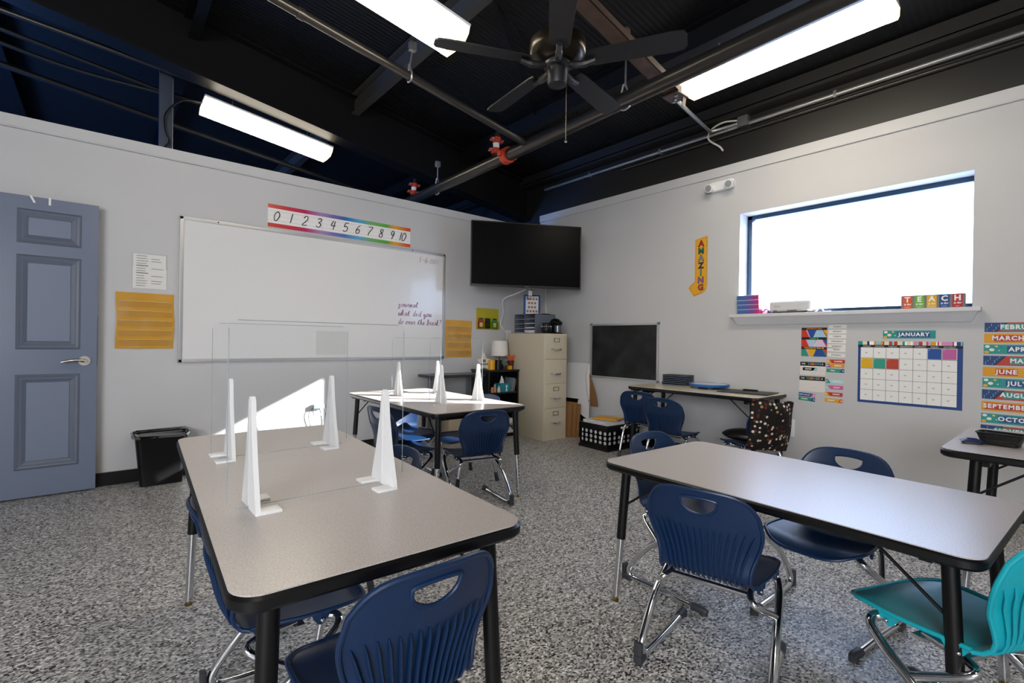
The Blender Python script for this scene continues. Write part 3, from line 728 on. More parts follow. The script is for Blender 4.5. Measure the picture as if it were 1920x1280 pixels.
four = make_fourleg(NAVY, 'navy four-legged chair on the filing cabinet side of the sunlit table', GN)
plant(four, (-2.34, -1.50, 0), 178 - 90)
dup(four, (-3.89, -2.93, 0), 180 - 90, 'navy four-legged chair with only its top showing past the screened table edge')
dup(four, (-0.45, -1.95, 0), 15 - 90, 'dark navy chair at the wall table end beside the black crate')
dup(four, (-0.73, -2.44, 0), 6 - 90, 'navy four-legged chair, ribbed back to the room, under the wall table below the tablets')
dup(four, (-0.60, -3.05, 0), 62 - 90, 'navy chair holding a round black cushion and the baseball-print cover')
tealc = make_cantilever(TEAL, 'lone teal chair at the short end of the bare table', None)
plant(tealc, (-2.72, -4.557, 0), 68 - 90); tealc.scale = (1.0,) * 3

# ------------------------------------------------------------------ tables
def make_table(label, loc, rz, W, L, z, leg_in=0.09, sleeve=0.31, group='activity tables', lam=None, skip=()):
    """W along local x, L along local y"""
    t = thing('activity_table', label, 'table', loc, rz, group)
    r = 0.055
    mb = MB(); mb.prism(rrect(-W / 2 + .004, W / 2 - .004, -L / 2 + .004, L / 2 - .004, r, 7), z - 0.003, z); mb.build('tabletop', t, lam or LAM)
    mb = MB(); mb.prism(rrect(-W / 2, W / 2, -L / 2, L / 2, r, 7), z - 0.034, z - 0.0012, 0.008); mb.build('edge_band', t, EDGE)
    for sx in (-1, 1):
        for sy in (-1, 1):
            if (sx, sy) in skip: continue
            x, y = sx * (W / 2 - leg_in), sy * (L / 2 - leg_in)
            fx, fy = sx * (W / 2 - leg_in + 0.025), sy * (L / 2 - leg_in + 0.035)
            def at(h): k = 1 - h / z; return (x + (fx - x) * k, y + (fy - y) * k, h)
            mb = MB(); mb.tube([at(z - 0.03), at(sleeve)], 0.020, 16); mb.cyl(at(z - 0.045), at(z - 0.034), 0.05, 16); lg = mb.build('leg', t, BLACKMETAL)
            mb = MB(); mb.tube([at(sleeve + .03), at(0.02)], 0.015, 14)
            ext = mb.build('leg_extension', lg, CHROME)
            mb = MB()
            for k in range(8):
                h = sleeve - 0.02 - k * 0.026; p = Vector(at(h)); mb.ball(p + Vector((0, sy * .0155, 0)), 0.004, n=6, m=4)
            mb.build('adjustment_hole', lg, BLACKPL)
            mb = MB(); mb.lathe([(0, 0.0), (0.014, 0.0), (0.016, 0.006), (0.009, 0.012), (0.006, 0.03), (0, 0.03)], 14, (fx, fy, 0)); mb.build('foot', lg, pm('brass_foot', '#8a7448', 0.35, metal=0.9))
            mb = MB(); mb.tube([at(z - 0.2), (x - sx * 0.03, y - sy * 0.2, z - 0.036)], 0.005, 8); mb.build('brace', t, BLACKMETAL)
    mb = MB(); mb.box(-W / 2 + .1, W / 2 - .1, -L / 2 + .12, -L / 2 + .15, z - .07, z - .035); mb.build('apron_rail', t, BLACKMETAL)
    mb = MB(); mb.box(-W / 2 + .1, W / 2 - .1, L / 2 - .15, L / 2 - .12, z - .07, z - .035); mb.build('apron_rail', t, BLACKMETAL)
    return t
make_table('grey laminate table in front with clear screens and white stands', (-4.12, -3.13, 0), -2.8, 0.634, 1.61, 0.712, 0.075)
make_table('bare grey laminate table with chairs all round, window light on its top', (-2.575, -4.06, 0), -2.56, 0.772, 1.242, 0.623, 0.082, 0.28)
make_table('partly sunlit table with clear screens near the bookcase', (-2.62, -1.40, 0), -0.7, 0.79, 1.50, 0.675, 0.07)
LAM2 = pm('beige_glossy_laminate', '#d9ccb0', 0.2, var=0.03)
make_table('beige-topped table against the window wall holding tablets and blue disc', (-0.335, -2.49, 0), 0, 0.63, 1.27, 0.72, 0.07, 0.14, lam=LAM2)
make_table('grey table below the month cards with the wire basket on it', (-1.47, -4.97, 0), 0, 0.88, 1.12, 0.72, 0.11, 0.3)

# screens on tables
def stand(label, x, y, z, s):   # two tapering fins either side of the sheet, feet toward s
    t = thing('screen_stand', label, 'stand', (x, y, z), 0, 'white stands of the clear screens')
    for q in (-1, 1):
        mb = MB()
        prof = [(0.004, 0.0), (0.078, 0.0), (0.07, 0.03), (0.045, 0.11), (0.024, 0.20), (0.014, 0.275), (0.004, 0.285)]
        A = [mb.v((-0.006 * s, q * p[0], p[1])) for p in prof]; B = [mb.v((0.006 * s, q * p[0], p[1])) for p in prof]
        n = len(prof)
        for i in range(n): mb.f((A[i], A[(i + 1) % n], B[(i + 1) % n], B[i]))
        mb.f(A); mb.f(B); mb.build('fin', t, WHITE)
        mb = MB(); mb.bbox(min(0, s * 0.055), max(0, s * 0.055), min(q * 0.034, q * 0.08), max(q * 0.034, q * 0.08), 0.0, 0.007, 0.002); mb.build('foot', t, WHITE)
    return t
def screen(label, x0, x1, y, z, h, pocket=False):
    t = thing('acrylic_screen', label, 'clear screen', (0, 0, 0), 0, 'clear acrylic table screens')
    mb = MB(Matrix(((1, 0, 0, 0), (0, 0, -1, y), (0, 1, 0, 0), (0, 0, 0, 1)))); mb.prism(rrect(x0, x1, z, z + h, 0.015, 4), -0.0022, 0.0022); mb.build('sheet', t, CLEAR)
    mb = MB()
    for a, b in (((x0, z + .02), (x0, z + h - .02)), ((x1, z + .02), (x1, z + h - .02)), ((x0 + .02, z + h), (x1 - .02, z + h)), ((x0 + .02, z + .002), (x1 - .02, z + .002))):
        mb.tube([(a[0], y, a[1]), (b[0], y, b[1])], 0.001, 6)
    mb.build('polished_edge', t, ACEDGE)
    if pocket:
        mb = MB(Matrix(((1, 0, 0, 0), (0, 0, -1, y - 0.004), (0, 1, 0, 0), (0, 0, 0, 1)))); mb.rect(x1 - .13, x1 - .005, z + h - .115, z + h - .02); mb.build('paper_pocket', t, VINYL)
    return t
screen('clear screen across the front table, nearest the large navy chair', -4.40, -3.92, -3.44, 0.7145, 0.478)
screen('clear screen across the front table toward the whiteboard, with paper pocket', -4.345, -3.86, -2.83, 0.7145, 0.483, True)
screen('clear screen on the sunlit table, nearest the viewer', -2.80, -2.32, -1.70, 0.6775, 0.485)
screen('clear screen on the sunlit table, toward the television corner', -2.80, -2.33, -1.09, 0.6775, 0.485)
stand('tall white screen stand nearest the viewer on the front table, door side', -4.345, -3.44, 0.712, 1)
stand('white screen stand on the front table beside the large navy chair', -3.985, -3.45, 0.712, -1)
stand('white screen stand far along the front table on the door side', -4.285, -2.82, 0.712, -1)
stand('white screen stand at the far corner of the front table by the sun patch', -3.925, -2.83, 0.712, -1)
stand('white screen stand on the sunlit table closest to its front chair', -2.70, -1.70, 0.675, 1)
stand('white screen stand on the sunlit table closest to the filing cabinet', -2.36, -1.70, 0.675, 1)
stand('white screen stand far back on the sunlit table toward the whiteboard', -2.74, -1.09, 0.675, 1)
stand('white screen stand half hidden behind another on the sunlit table', -2.36, -1.09, 0.675, -1)

# ------------------------------------------------------------------ whiteboard wall
t = thing('whiteboard', 'large framed whiteboard with a date and a handwritten journal prompt', 'whiteboard', (-2.90, 0, 0.93))
BW, BH = 2.545, 1.205
WB = pm('whiteboard_gloss', '#dededf', 0.18, coat=0.2); ALU = pm('aluminium_frame', '#b9babc', 0.4, metal=0.5)
mb = MB(); mb.box(-BW / 2 + .01, BW / 2 - .01, -0.014, -0.002, 0.01, BH - .01); mb.build('board', t, WB)
mb = MB()
for x in (-BW / 2, BW / 2 - .028): mb.bbox(x, x + .028, -0.022, -0.001, 0, BH)
mb.bbox(-BW / 2, BW / 2, -0.022, -0.001, BH - .028, BH); mb.bbox(-BW / 2, BW / 2, -0.022, -0.001, 0, .028); mb.build('frame', t, ALU)
M = wall_l(0, 0, 0.0145)
INK = pm('plum_marker', '#8d5a86', 0.5); INKR = pm('red_marker', '#b5525e', 0.5)
mb = MB(M); handwrite(mb, '1-6', 0.925, 1.08, 0.062, 0.001, 0.62, r=.0026); mb.build('date_writing', t, INKR)
mb = MB(M); handwrite(mb, '-2021', 1.04, 1.083, 0.045, 0.001, 0.66, r=.0018); mb.build('date_writing', t, INK)
mb = MB(M); handwrite(mb, 'journal', 0.69, 0.572, 0.058, 0.001, 0.6); handwrite(mb, 'what did you', 0.69, 0.475, 0.062, 0.001, 0.58); handwrite(mb, 'do over the break?', 0.69, 0.382, 0.062, 0.001, 0.5); mb.build('prompt_writing', t, INK)
mb = MB(); 
for x in (-1.0, 0.85): mb.ball((x, -0.023, BH - .012), 0.006, n=8, m=6)
mb.build('frame_screw', t, BLACKPL)

t = thing('number_line', 'rainbow-bordered number line strip reading 0 to 10 above the whiteboard', 'number line', (-2.79, 0, 2.262))
t.rotation_euler = (0, 0, 0)
mb = MB(wall_l(0, 0, 0.002)); mb.rect(-.72, .72, -.104, .104); mb.build('strip', t, PAPER, recalc=False)
for v in (.068, -.104):
    mb = MB(wall_l(0, 0, 0.0045)); mb.rect(-.72, .72, v, v + .036); mb.build('rainbow_border', t, RAIN, recalc=False)
for i, d in enumerate(['0', '1', '2', '3', '4', '5', '6', '7', '8', '9', '1', '0']):
    mb = MB(wall_l(0, 0, 0.005)); u = -.69 + i * .1265 + (0.01 if i < 4 else 0.02) if i < 10 else (.565, .605)[i - 10]
    handwrite(mb, d, u, -.042, .086, 0, .62, .25, .0045); mb.build('numeral', t, BLACKPL)
mb = MB(wall_l(0, 0, 0.0047))
for v in (-.042, .044): mb.rect(-.72, .72, v - .0008, v + .0008)
for k in range(60): mb.rect(-.71 + k * .024, -.698 + k * .024, -.0008, .0008)
for x in (-.235, .235): mb.rect(x - .0008, x + .0008, -.068, .068)
mb.build('writing_guide', t, pm('grey_print', '#9a9a9e', .6), recalc=False)

def pocket_chart(label, x0, x1, z0, z1, n, m, wrinkle):
    t = thing('pocket_chart', label, 'pocket chart', ((x0 + x1) / 2, 0, z0), 0, 'yellow pocket charts')
    w, h = (x1 - x0) / 2, z1 - z0
    mb = MB(wall_l(0, 0, 0.004)); rnd = random.Random(int(x0 * -100))
    ph = [rnd.random() * 6 for _ in range(4)]
    mb.grid(lambda a, b: (-w + 2 * w * a + .004 * math.sin(b * 7 + ph[0]), h * b, .004 + wrinkle * (math.sin(a * 5 + b * 9 + ph[1]) + math.sin(a * 11 - b * 6 + ph[2]) * .5)), 24, 24)
    mb.build('backing', t, m, solid=0.0015)
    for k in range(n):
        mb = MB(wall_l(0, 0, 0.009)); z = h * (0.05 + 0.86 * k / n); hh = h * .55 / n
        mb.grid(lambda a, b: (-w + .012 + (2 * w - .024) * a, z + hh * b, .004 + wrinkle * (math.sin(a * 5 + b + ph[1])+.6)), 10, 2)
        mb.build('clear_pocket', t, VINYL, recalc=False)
        mb = MB(wall_l(0, 0, 0.0135)); mb.tube([(-w + .012, z + hh, .004), (0, z + hh + .001, .005), (w - .012, z + hh - .001, .004)], .0013, 5); mb.build('pocket_edge_glint', t, pm('painted_edge_glint', '#ecdfae', .3))  # pale tube stands in for the highlight along each pocket top
    return t
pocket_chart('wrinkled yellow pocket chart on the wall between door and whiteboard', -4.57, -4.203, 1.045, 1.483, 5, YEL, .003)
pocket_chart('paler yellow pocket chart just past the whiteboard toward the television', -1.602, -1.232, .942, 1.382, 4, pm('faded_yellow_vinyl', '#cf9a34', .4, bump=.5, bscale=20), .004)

t = thing('notice_sheet', 'printed notice sheets in a plastic sleeve above the yellow chart by the door', 'paper', (-4.365, 0, 1.52))
mb = MB(wall_l(0, 0, 0.002)); mb.rect(-.108, .11, 0, .16); mb.rect(-.105, .105, .15, .272, .0006); mb.build('sheet', t, PAPER, recalc=False)
mb = MB(wall_l(0, 0, 0.0045)); rnd = random.Random(3)
for k in range(13):
    v = .02 + k * .0195
    if k in (5, 8): continue
    mb.rect(-.085, -.085 + .05 + rnd.random() * .03, v, v + .004)
    if k % 3: mb.rect(.01, .01 + .05 + rnd.random() * .03, v, v + .004)
for k in (5, 8): mb.rect(-.085, -.01, .02 + k * .0195, .027 + k * .0195)
mb.build('printed_lines', t, pm('grey_text_print', '#77777c', .6), recalc=False)
mb = MB(wall_l(0, 0, 0.007)); mb.rect(-.115, .115, -.006, .28); mb.build('plastic_sleeve', t, VINYL, recalc=False)

t = thing('marker_pocket', 'yellow-green wall pocket holding marker packs near the television', 'wall pocket', (-.987, 0, 1.284))
mb = MB(wall_l(0, 0, 0.003)); mb.rect(-.175, .172, 0, .262); mb.build('backing', t, YELG, recalc=False)
for k, c in enumerate((('#a33a35', '#e6e0df'), ('#1b241c', '#2f3a2b'), ('#4c8a4d', '#d9e3d6'))):
    u = -.15 + k * .105
    mb = MB(wall_l(0, 0, 0.006)); mb.mat(paint(c[0])); mb.prism(rrect(u, u + .072, .012, .14, .006, 2), 0, .018); mb.mat(paint(c[1])); mb.rect(u + .012, u + .06, .03, .085, .0185)
    mb.mat(paint('#1c1c1e')); mb.rect(u + .012, u + .06, .122, .138, .0185)
    p = mb.build('marker_pack', None); tag(p, ['red and white marker pack in the yellow-green wall pocket', 'dark marker pack in the middle of the yellow-green wall pocket', 'green and white marker pack in the yellow-green wall pocket'][k], 'marker pack', 'marker packs'); p.location = (-.987, 0, 1.284)
mb = MB(wall_l(0, 0, 0.027)); mb.rect(-.172, .17, .004, .10); mb.build('front_pocket', t, mat_clear('yellow_clear_vinyl', (.95, .92, .55), .08, .4), recalc=False)

def outlet(M, label, loc, W=.036, H=.06):
    t = thing('wall_outlet', label, 'outlet', loc)
    mb = MB(M); mb.prism(rrect(-W, W, -H, H, .006, 3), 0, .006, .002); mb.build('cover_plate', t, WHITE)
    for s in (-1, 1):
        mb = MB(M); mb.prism(rrect(-.017, .017, s * .024 - .014, s * .024 + .014, .006, 3), .006, .0075); f = mb.build('socket', t, WHITE)
        mb = MB(M); mb.rect(-.008, -.005, s * .024 - .004, s * .024 + .007, .0077); mb.rect(.005, .008, s * .024 - .004, s * .024 + .007, .0077); mb.build('slot', f, BLACKPL, recalc=False)
    return t
outlet(wall_l(0, 0, 0), 'white wall outlet in the bright sun patch under the whiteboard', (-3.045, 0, .455))
outlet(wall_r(0, 0, 0), 'white wall outlet low behind the baseball-print chair cover', (0, -3.135, .42), .036, .075)
outlet(wall_l(0, 0, 0), 'white wall outlet above the lamp beside the filing cabinet', (-.645, 0, 1.225), .04, .06)
t = thing('phone_charger', 'grey charger plugged into the sunlit outlet with looping cord', 'charger', (-3.045, 0, .48))
mb = MB(RZ(0)); mb.bbox(-.05, .05, -.06, -.009, -.012, .03, .008); mb.build('plug', t, pm('grey_charger', '#6f7a82', .4))
mb = MB(); mb.tube(spline([(-.05, -.035, .0), (-.085, -.03, -.05), (-.085, -.025, -.12), (-.06, -.02, -.2), (0.0, -.02, -.3), (.06, -.02, -.2), (.075, -.03, -.1), (.055, -.04, -.0)], 6), .004, 6); mb.build('cord', t, pm('grey_cord', '#4b5157', .5))
t = thing('black_plug', 'black plug and cord at the outlet beside the filing cabinet', 'plug', (-.63, 0, 1.20))
mb = MB(); mb.bbox(-.018, .018, -.04, -.009, -.02, .015); mb.build('plug', t, BLACKPL)
mb = MB(); mb.tube(spline([(0, -.035, -.01), (.03, -.05, -.04), (.03, -.05, -.12), (0.0, -.04, -.25), (-.1, -.03, -.36)], 6), .004, 6); mb.build('cord', t, BLACKPL)

# ------------------------------------------------------------------ television corner
t = thing('television', 'large black flat television hung across the room corner', 'television', (-.9475, -.68, 2.125), -27.7)
TW2, TH2 = .647, .366
mb = MB(); mb.bbox(-TW2, TW2, -.0, .05, -TH2, TH2, .006); mb.build('casing', t, BLACKPL)
mb = MB(); mb.box(-TW2 + .012, TW2 - .012, -.0025, 0.0, -TH2 + .024, TH2 - .012); mb.build('screen', t, pm('black_tv_screen', (.004, .004, .005, 1), .3, spec=.08))
mb = MB()
for a in ((-TW2, TW2, -TH2, -TH2 + .022), (-TW2, TW2, TH2 - .01, TH2), (-TW2, -TW2 + .01, -TH2, TH2), (TW2 - .01, TW2, -TH2, TH2)): mb.bbox(a[0], a[1], -.006, .004, a[2], a[3], .002)
mb.build('bezel', t, pm('dark_bezel', '#1a1b1f', .3))
mb = MB(); mb.box(-.02, .02, -.0065, -.006, -TH2 + .006, -TH2 + .013); mb.build('badge', t, pm('grey_badge', '#5d6066', .4), recalc=False)
mb = MB(); mb.bbox(-.12, .12, .05, .12, -.15, .12); mb.cyl((0, .1, 0), (.12, .62, 0), .03, 10); mb.build('wall_bracket', t, BLACKMETAL)
TVI = (T(-.9475, -.68, 2.125) @ RZ(-27.7)).inverted()
for i, (p, m) in enumerate((([(-.80, -.5, 1.76), (-.80, -.3, 1.72), (-.82, -.1, 1.66), (-.76, -.03, 1.5), (-.80, -.03, 1.35), (-.70, -.03, 1.24)], WHITE), ([(-.66, -.45, 1.78), (-.60, -.3, 1.70), (-.45, -.2, 1.68), (-.32, -.12, 1.74)], BLACKPL))):
    MB(TVI).tube(spline(p, 6), .006, 6).build('power_cord', t, m)
mb = MB(TVI); mb.bbox(-.70, -.66, -.46, -.43, 1.70, 1.76); mb.build('cord_adapter', t, WHITE)
mb = MB(); mb.box(-.03, -.0005, -.03, -.0005, .1, 1.98); tag(mb.build('cable_raceway', mat=WALLTOP), 'pale vertical raceway up the room corner', 'raceway')

# ------------------------------------------------------------------ filing cabinet and what stands on it
t = thing('filing_cabinet', 'putty-coloured four-drawer steel filing cabinet in the corner', 'filing cabinet', (-.771, -.80, 0))
mb = MB(); mb.bbox(0, .375, 0.012, .66, 0, 1.24, .004); mb.build('body', t, CREAM)
mb = MB(); mb.bbox(0, .375, 0, .014, 0, 1.24, .002); mb.build('front_frame', t, CREAM2)
for k in range(4):
    z0 = .09 + k * .285
    mb = MB(); mb.bbox(.018, .357, -.012, .004, z0, z0 + .277, .004); d = mb.build('drawer', t, CREAM2)
    mb = MB(); mb.tube(spline([(.135, -.013, z0 + .115), (.137, -.04, z0 + .113), (.19, -.046, z0 + .11), (.24, -.04, z0 + .113), (.242, -.013, z0 + .115)], 5), .008, 8); mb.bbox(.145, .232, -.044, -.03, z0 + .102, z0 + .118, .004); mb.build('handle', d, CHROME)
    mb = MB(); 
    if k != 2:
        for a in ((.145, .235, .195, .201), (.145, .235, .237, .243), (.145, .151, .195, .243), (.229, .235, .195, .243)): mb.box(a[0], a[1], -.016, -.012, z0 + a[2], z0 + a[3])
        mb.build('label_holder', d, pm('bronze_holder', '#7d6f57', .4, metal=.6))
    mb = MB(); mb.cyl((.11, -.011, z0 + .115), (.11, -.02, z0 + .115), .008, 10); mb.build('thumb_latch', d, NICKEL)
SORT = T(-.74, -.61, 1.24) @ RZ(-90) @ T(-.338 * 1.12, 0, 0) @ Matrix.Diagonal((1.12, 1.1, 1.12, 1))
t = thing('mail_sorter', 'grey slotted mail sorter with papers standing on the filing cabinet', 'sorter', SORT.to_translation(), -90); t.scale = (1.12, 1.1, 1.12)
SG = pm('grey_sorter_board', '#5b626e', .6)
mb = MB(); mb.box(0, .008, 0, .30, 0, .21); mb.box(.165, .171, 0, .30, 0, .21); mb.box(.33, .338, 0, .30, 0, .21); mb.box(0, .338, .294, .30, 0, .21); mb.box(0, .338, 0, .30, 0, .005); mb.box(0, .338, -.0, .30, .205, .21)
mb.build('case', t, SG)
mb = MB()
for k in range(1, 4):
    for u in (.008, .171): mb.box(u, u + .158, .005, .29, .05 * k + .003, .05 * k + .007)
mb.build('shelf', t, pm('pale_shelf_board', '#9aa0a9', .6))
for i, (u, k, n) in enumerate(((.175, 0, 6), (.175, 2, 1), (.012, 0, 1), (.175, 1, 2))):
    mb = MB(SORT)
    for q in range(n): mb.box(u + .005, u + .145, -.004 - q * .002, .22, .05 * k + .0075 + q * .005, .05 * k + .0105 + q * .005)
    tag(mb.build('paper_stack', mat=PAPER), ['thick wad of papers in the lowest inner slot of the sorter', 'single sheet in the third inner slot of the sorter', 'single sheet in the lowest outer slot of the sorter', 'two sheets in the second inner slot of the sorter'][i], 'papers', 'papers in the sorter')
t = thing('paper_tray', 'white curved sheet lying across the top of the mail sorter', 'paper', (-.70, -.60, 1.4755))
mb = MB(); mb.grid(lambda a, b: (-.0 + .25 * a, .25 * b, .012 * math.sin(PI * a)), 8, 2); mb.build('sheet', t, PAPER, solid=.002)
t = thing('blue_frame_sign', 'blue-framed picture chart propped behind the mail sorter', 'sign', (-.46, -.24, 1.4755), -25)
mb = MB(); mb.bbox(-.11, .11, 0, .02, 0, .265, .006); mb.build('frame', t, paint('#1d5296'))
mb = MB(); mb.mat(PAPER); mb.poly([(-.085, -.001, .02), (.085, -.001, .02), (.085, -.001, .245), (-.085, -.001, .245)]); mb.mat(paint('#a9795c'))
for r_, n in enumerate((4, 3, 3, 4)):
    for k in range(n):
        u = -.06 + k * .04 + (.02 if n == 3 else 0); z = .04 + (3 - r_) * .052
        mb.poly([(u - .014, -.0015, z), (u + .014, -.0015, z), (u + .014, -.0015, z + .028), (u - .014, -.0015, z + .028)])
mb.build('picture_chart', t, recalc=False)
t = thing('wax_warmer', 'black round pot with small pierced holes on the filing cabinet', 'pot', (-.655, -.71, 1.24))
mb = MB(); mb.lathe([(0, 0), (.045, 0), (.062, .03), (.064, .06), (.052, .09), (.05, .115), (.056, .125), (.05, .125), (.045, .10), (0, .09)], 28); mb.build('body', t, BLACKPL)
mb = MB()
for k in range(14):
    a = 2 * PI * k / 14; mb.ball((.058 * math.cos(a), .058 * math.sin(a), .083), .005, n=6, m=4)
mb.build('pierced_hole', t, PAPER)
t = thing('coffee_maker', 'small black and silver pod coffee maker on the filing cabinet edge', 'coffee maker', (-.475, -.70, 1.24), 10)
mb = MB(); mb.bbox(-.05, .05, -.055, .085, 0, .015, .005); mb.bbox(-.05, .05, .02, .085, .0, .10, .012); mb.tube(spline([(0, .07, .09), (0, .04, .135), (0, -.02, .125), (0, -.045, .10)], 5), [.045] * 5 + [.05] * 5 + [.045] * 5 + [.035], 14); mb.build('body', t, BLACKPL)
mb = MB(); mb.lathe([(.0, .02), (.042, .02), (.045, .1), (.04, .105), (0, .105)], 18, (0, -.015, 0)); mb.build('front_cover', t, pm('silver_plastic', '#7c8189', .25, metal=.7))
mb = MB(); mb.tube([(.02 * math.cos(a), -.055, .135 + .02 * math.sin(a)) for a in [2 * PI * k / 14 for k in range(14)]], .004, 6, closed=True); mb.build('lever_ring', t, GALV)

# ------------------------------------------------------------------ bookcase
t = thing('bookcase', 'low black open bookcase between the side table and filing cabinet', 'bookcase', (-1.24, -.37, 0))
BK = pm('black_laminate', '#0c0b0d', .4)
mb = MB(); mb.bbox(0, .022, .0, .34, 0, .78, .002); mb.build('side_panel', t, BK); mb = MB(); mb.bbox(.44, .462, .0, .34, 0, .78, .002); mb.build('side_panel', t, BK)
mb = MB(); mb.bbox(-.008, .466, -.008, .345, .78, .802, .003); mb.build('top_panel', t, BK); mb = MB(); mb.box(.02, .445, .33, .34, .02, .78); mb.build('back_panel', t, BK)
for z in (.03, .285, .52): mb = MB(); mb.bbox(.022, .44, .005, .33, z, z + .018, .002); mb.build('shelf', t, BK)
ZT = .802
t = thing('star_sign', 'cream star-shaped sign with small coloured words on the bookcase', 'sign', (-1.20, -.22, ZT))
mb = MB(Matrix(((1, 0, 0, 0), (0, 0, -1, 0), (0, 1, 0, .085), (0, 0, 0, 1)))); R_ = lambda k: .115 if k % 2 == 0 else .062
mb.prism([(R_(k) * math.cos(PI / 2 + PI * k / 5), max(-.083, R_(k) * math.sin(PI / 2 + PI * k / 5))) for k in range(10)], -.012, .012, .004); mb.build('star', t, pm('cream_ceramic', '#d8d0c4', .5))
mb = MB(Matrix(((1, 0, 0, 0), (0, 0, -1, -.0125), (0, 1, 0, .085), (0, 0, 0, 1)))); mb.mat(paint('#222226')); mb.text('BE', .04, 0, .02, 0, bold=.002)
for k, c in enumerate(('#7a4f86', '#2f7f86', '#4b8a3e', '#8a4070')): mb.mat(paint(c)); mb.rect(-.05 + k * .026, -.028 + k * .026, -.03, -.008, .0)
mb.build('lettering', t, recalc=False)
def cup(name, label, x, y, r, h, m, grp=None, r2=None):
    t = thing(name, label, 'cup', (x, y, ZT), 0, grp)
    r2 = r2 or r
    mb = MB(); mb.lathe([(0, 0), (r2, 0), (r, h), (r - .004, h), (r2 - .004, .006), (0, .006)], 20); mb.build('body', t, m); return t
cup('storage_cup', 'yellow storage tub on the bookcase beside the star sign', -1.105, -.25, .042, .115, paint('#d9a012', .4))
c = cup('storage_cup', 'black mesh-sided cup on the bookcase beside the yellow tub', -1.02, -.27, .045, .115, BLACKPL)
tag(MB(T(-1.02, -.27, ZT)).tube([(-.02, 0, .01), (-.03, .01, .14)], .004, 6).build('pen', mat=paint('#b8433a')), 'red pen poking from the black cup on the bookcase', 'pen')
t = thing('desk_camera', 'small black webcam on a foot in front of the bookcase cups', 'camera', (-.985, -.33, ZT))
mb = MB(); mb.lathe([(0, 0), (.025, 0), (.022, .012), (.008, .016), (.008, .035), (0, .035)], 16); mb.bbox(-.02, .02, -.016, .016, .03, .06, .006); mb.build('body', t, BLACKPL)
mb = MB(); mb.ball((-.006, -.016, .047), .009, n=10, m=8); mb.build('lens', t, CHROME)
t = thing('potted_plant', 'tiny potted plant with dark pot on the bookcase', 'plant', (-.93, -.27, ZT))
mb = MB(); mb.lathe([(0, 0), (.03, 0), (.036, .05), (.032, .05), (.03, .045), (0, .045)], 18); mb.build('pot', t, pm('brown_pot', '#5b3324', .5))
mb = MB(); rnd = random.Random(8)
for k in range(16):
    a = rnd.random() * 6.3; l = .03 + rnd.random() * .03
    mb.tube([(0, 0, .045), (l * .5 * math.cos(a), l * .5 * math.sin(a), .065), (l * math.cos(a), l * math.sin(a), .055 + rnd.random() * .03)], [.003, .009, .001], 5)
mb.build('leaves', t, paint('#6d8f7c', .5))
mb = MB(T(-.865, -.3, ZT)); mb.bbox(-.022, .022, -.02, .02, 0, .045, .004); tag(mb.build('sticky_note_cube', mat=paint('#dd9c13', .6)), 'small yellow note cube on the bookcase before the pencil cup', 'note cube')
t = cup('pencil_cup', 'dark red tapered cup packed with orange pencils on the bookcase', -.81, -.25, .042, .105, pm('dark_red_plastic', '#4d1a14', .3), None, .03)
rnd = random.Random(5)
for k in range(9):
    a = 2 * PI * k / 9 + rnd.random() * .4; tip = Vector((.05 * math.cos(a), .05 * math.sin(a), .15 + rnd.random() * .03)); bs = Vector((-.012 * math.cos(a), -.012 * math.sin(a), .012))
    p = thing('pencil', 'orange pencil in the dark red cup on the bookcase', 'pencil', (-.81, -.25, ZT), 0, 'orange pencils in the red cup')
    mb = MB(); mb.cyl(bs, tip, .0055, 6); mb.build('shaft', p, ORANGE)
    mb = MB(); d = (tip - bs).normalized(); mb.cyl(tip, tip + d * .012, .006, 8); mb.build('eraser', p, paint('#c97a62', .6))
t = thing('table_lamp', 'white drum-shaded lamp on a thin stem at the back of the bookcase', 'lamp', (-.915, -.16, ZT))
mb = MB(); mb.lathe([(0, 0), (.045, 0), (.045, .01), (.006, .016), (.006, .2), (0, .2)], 20); mb.build('stem', t, BLACKMETAL)
mb = MB(); mb.lathe([(.105, .16), (.098, .345), (.094, .345), (.101, .16)], 32); mb.build('lamp_shade', t, pm('white_fabric_shade', '#dcdad6', .75, bump=.2, bscale=300))
mb = MB(); mb.tube([(-.1, 0, .338), (.1, 0, .338)], .002, 4); mb.tube([(0, -.1, .338), (0, .1, .338)], .002, 4); mb.build('shade_spider', t, GALV)
t = thing('tissue_box', 'teal tissue box with a pale figure and tissue puff on the bookcase shelf', 'tissue box', (-.955, -.27, .538))
mb = MB(); mb.bbox(-.075, .075, -.06, .06, 0, .10, .003); mb.build('carton', t, paint('#0f7f8b', .4))
mb = MB(Matrix(((1, 0, 0, .02), (0, 0, -1, -.0605), (0, 1, 0, .05), (0, 0, 0, 1)))); mb.disc(0, .022, .011); mb.poly([(-.02, .012), (-.006, .006), (-.008, -.012), (-.014, -.045), (-.004, -.045), (0, -.018), (.004, -.045), (.014, -.045), (.008, -.012), (.006, .006), (.02, .012), (.012, .02), (-.012, .02)]); mb.build('printed_figure', t, PAPER, recalc=False)
mb = MB(T(0, 0, .1)); mb.grid(lambda a, b: ((.028 + .014 * math.sin(a * 2 * PI * 3 + b * 3)) * (1 - b * .75) * math.cos(2 * PI * a) - .01 * b, (.018 + .008 * math.sin(a * 6 * PI)) * (1 - b * .6) * math.sin(2 * PI * a), .085 * b - .003 + .006 * math.sin(a * 12)), 24, 8); mb.build('tissue', t, PAPER)
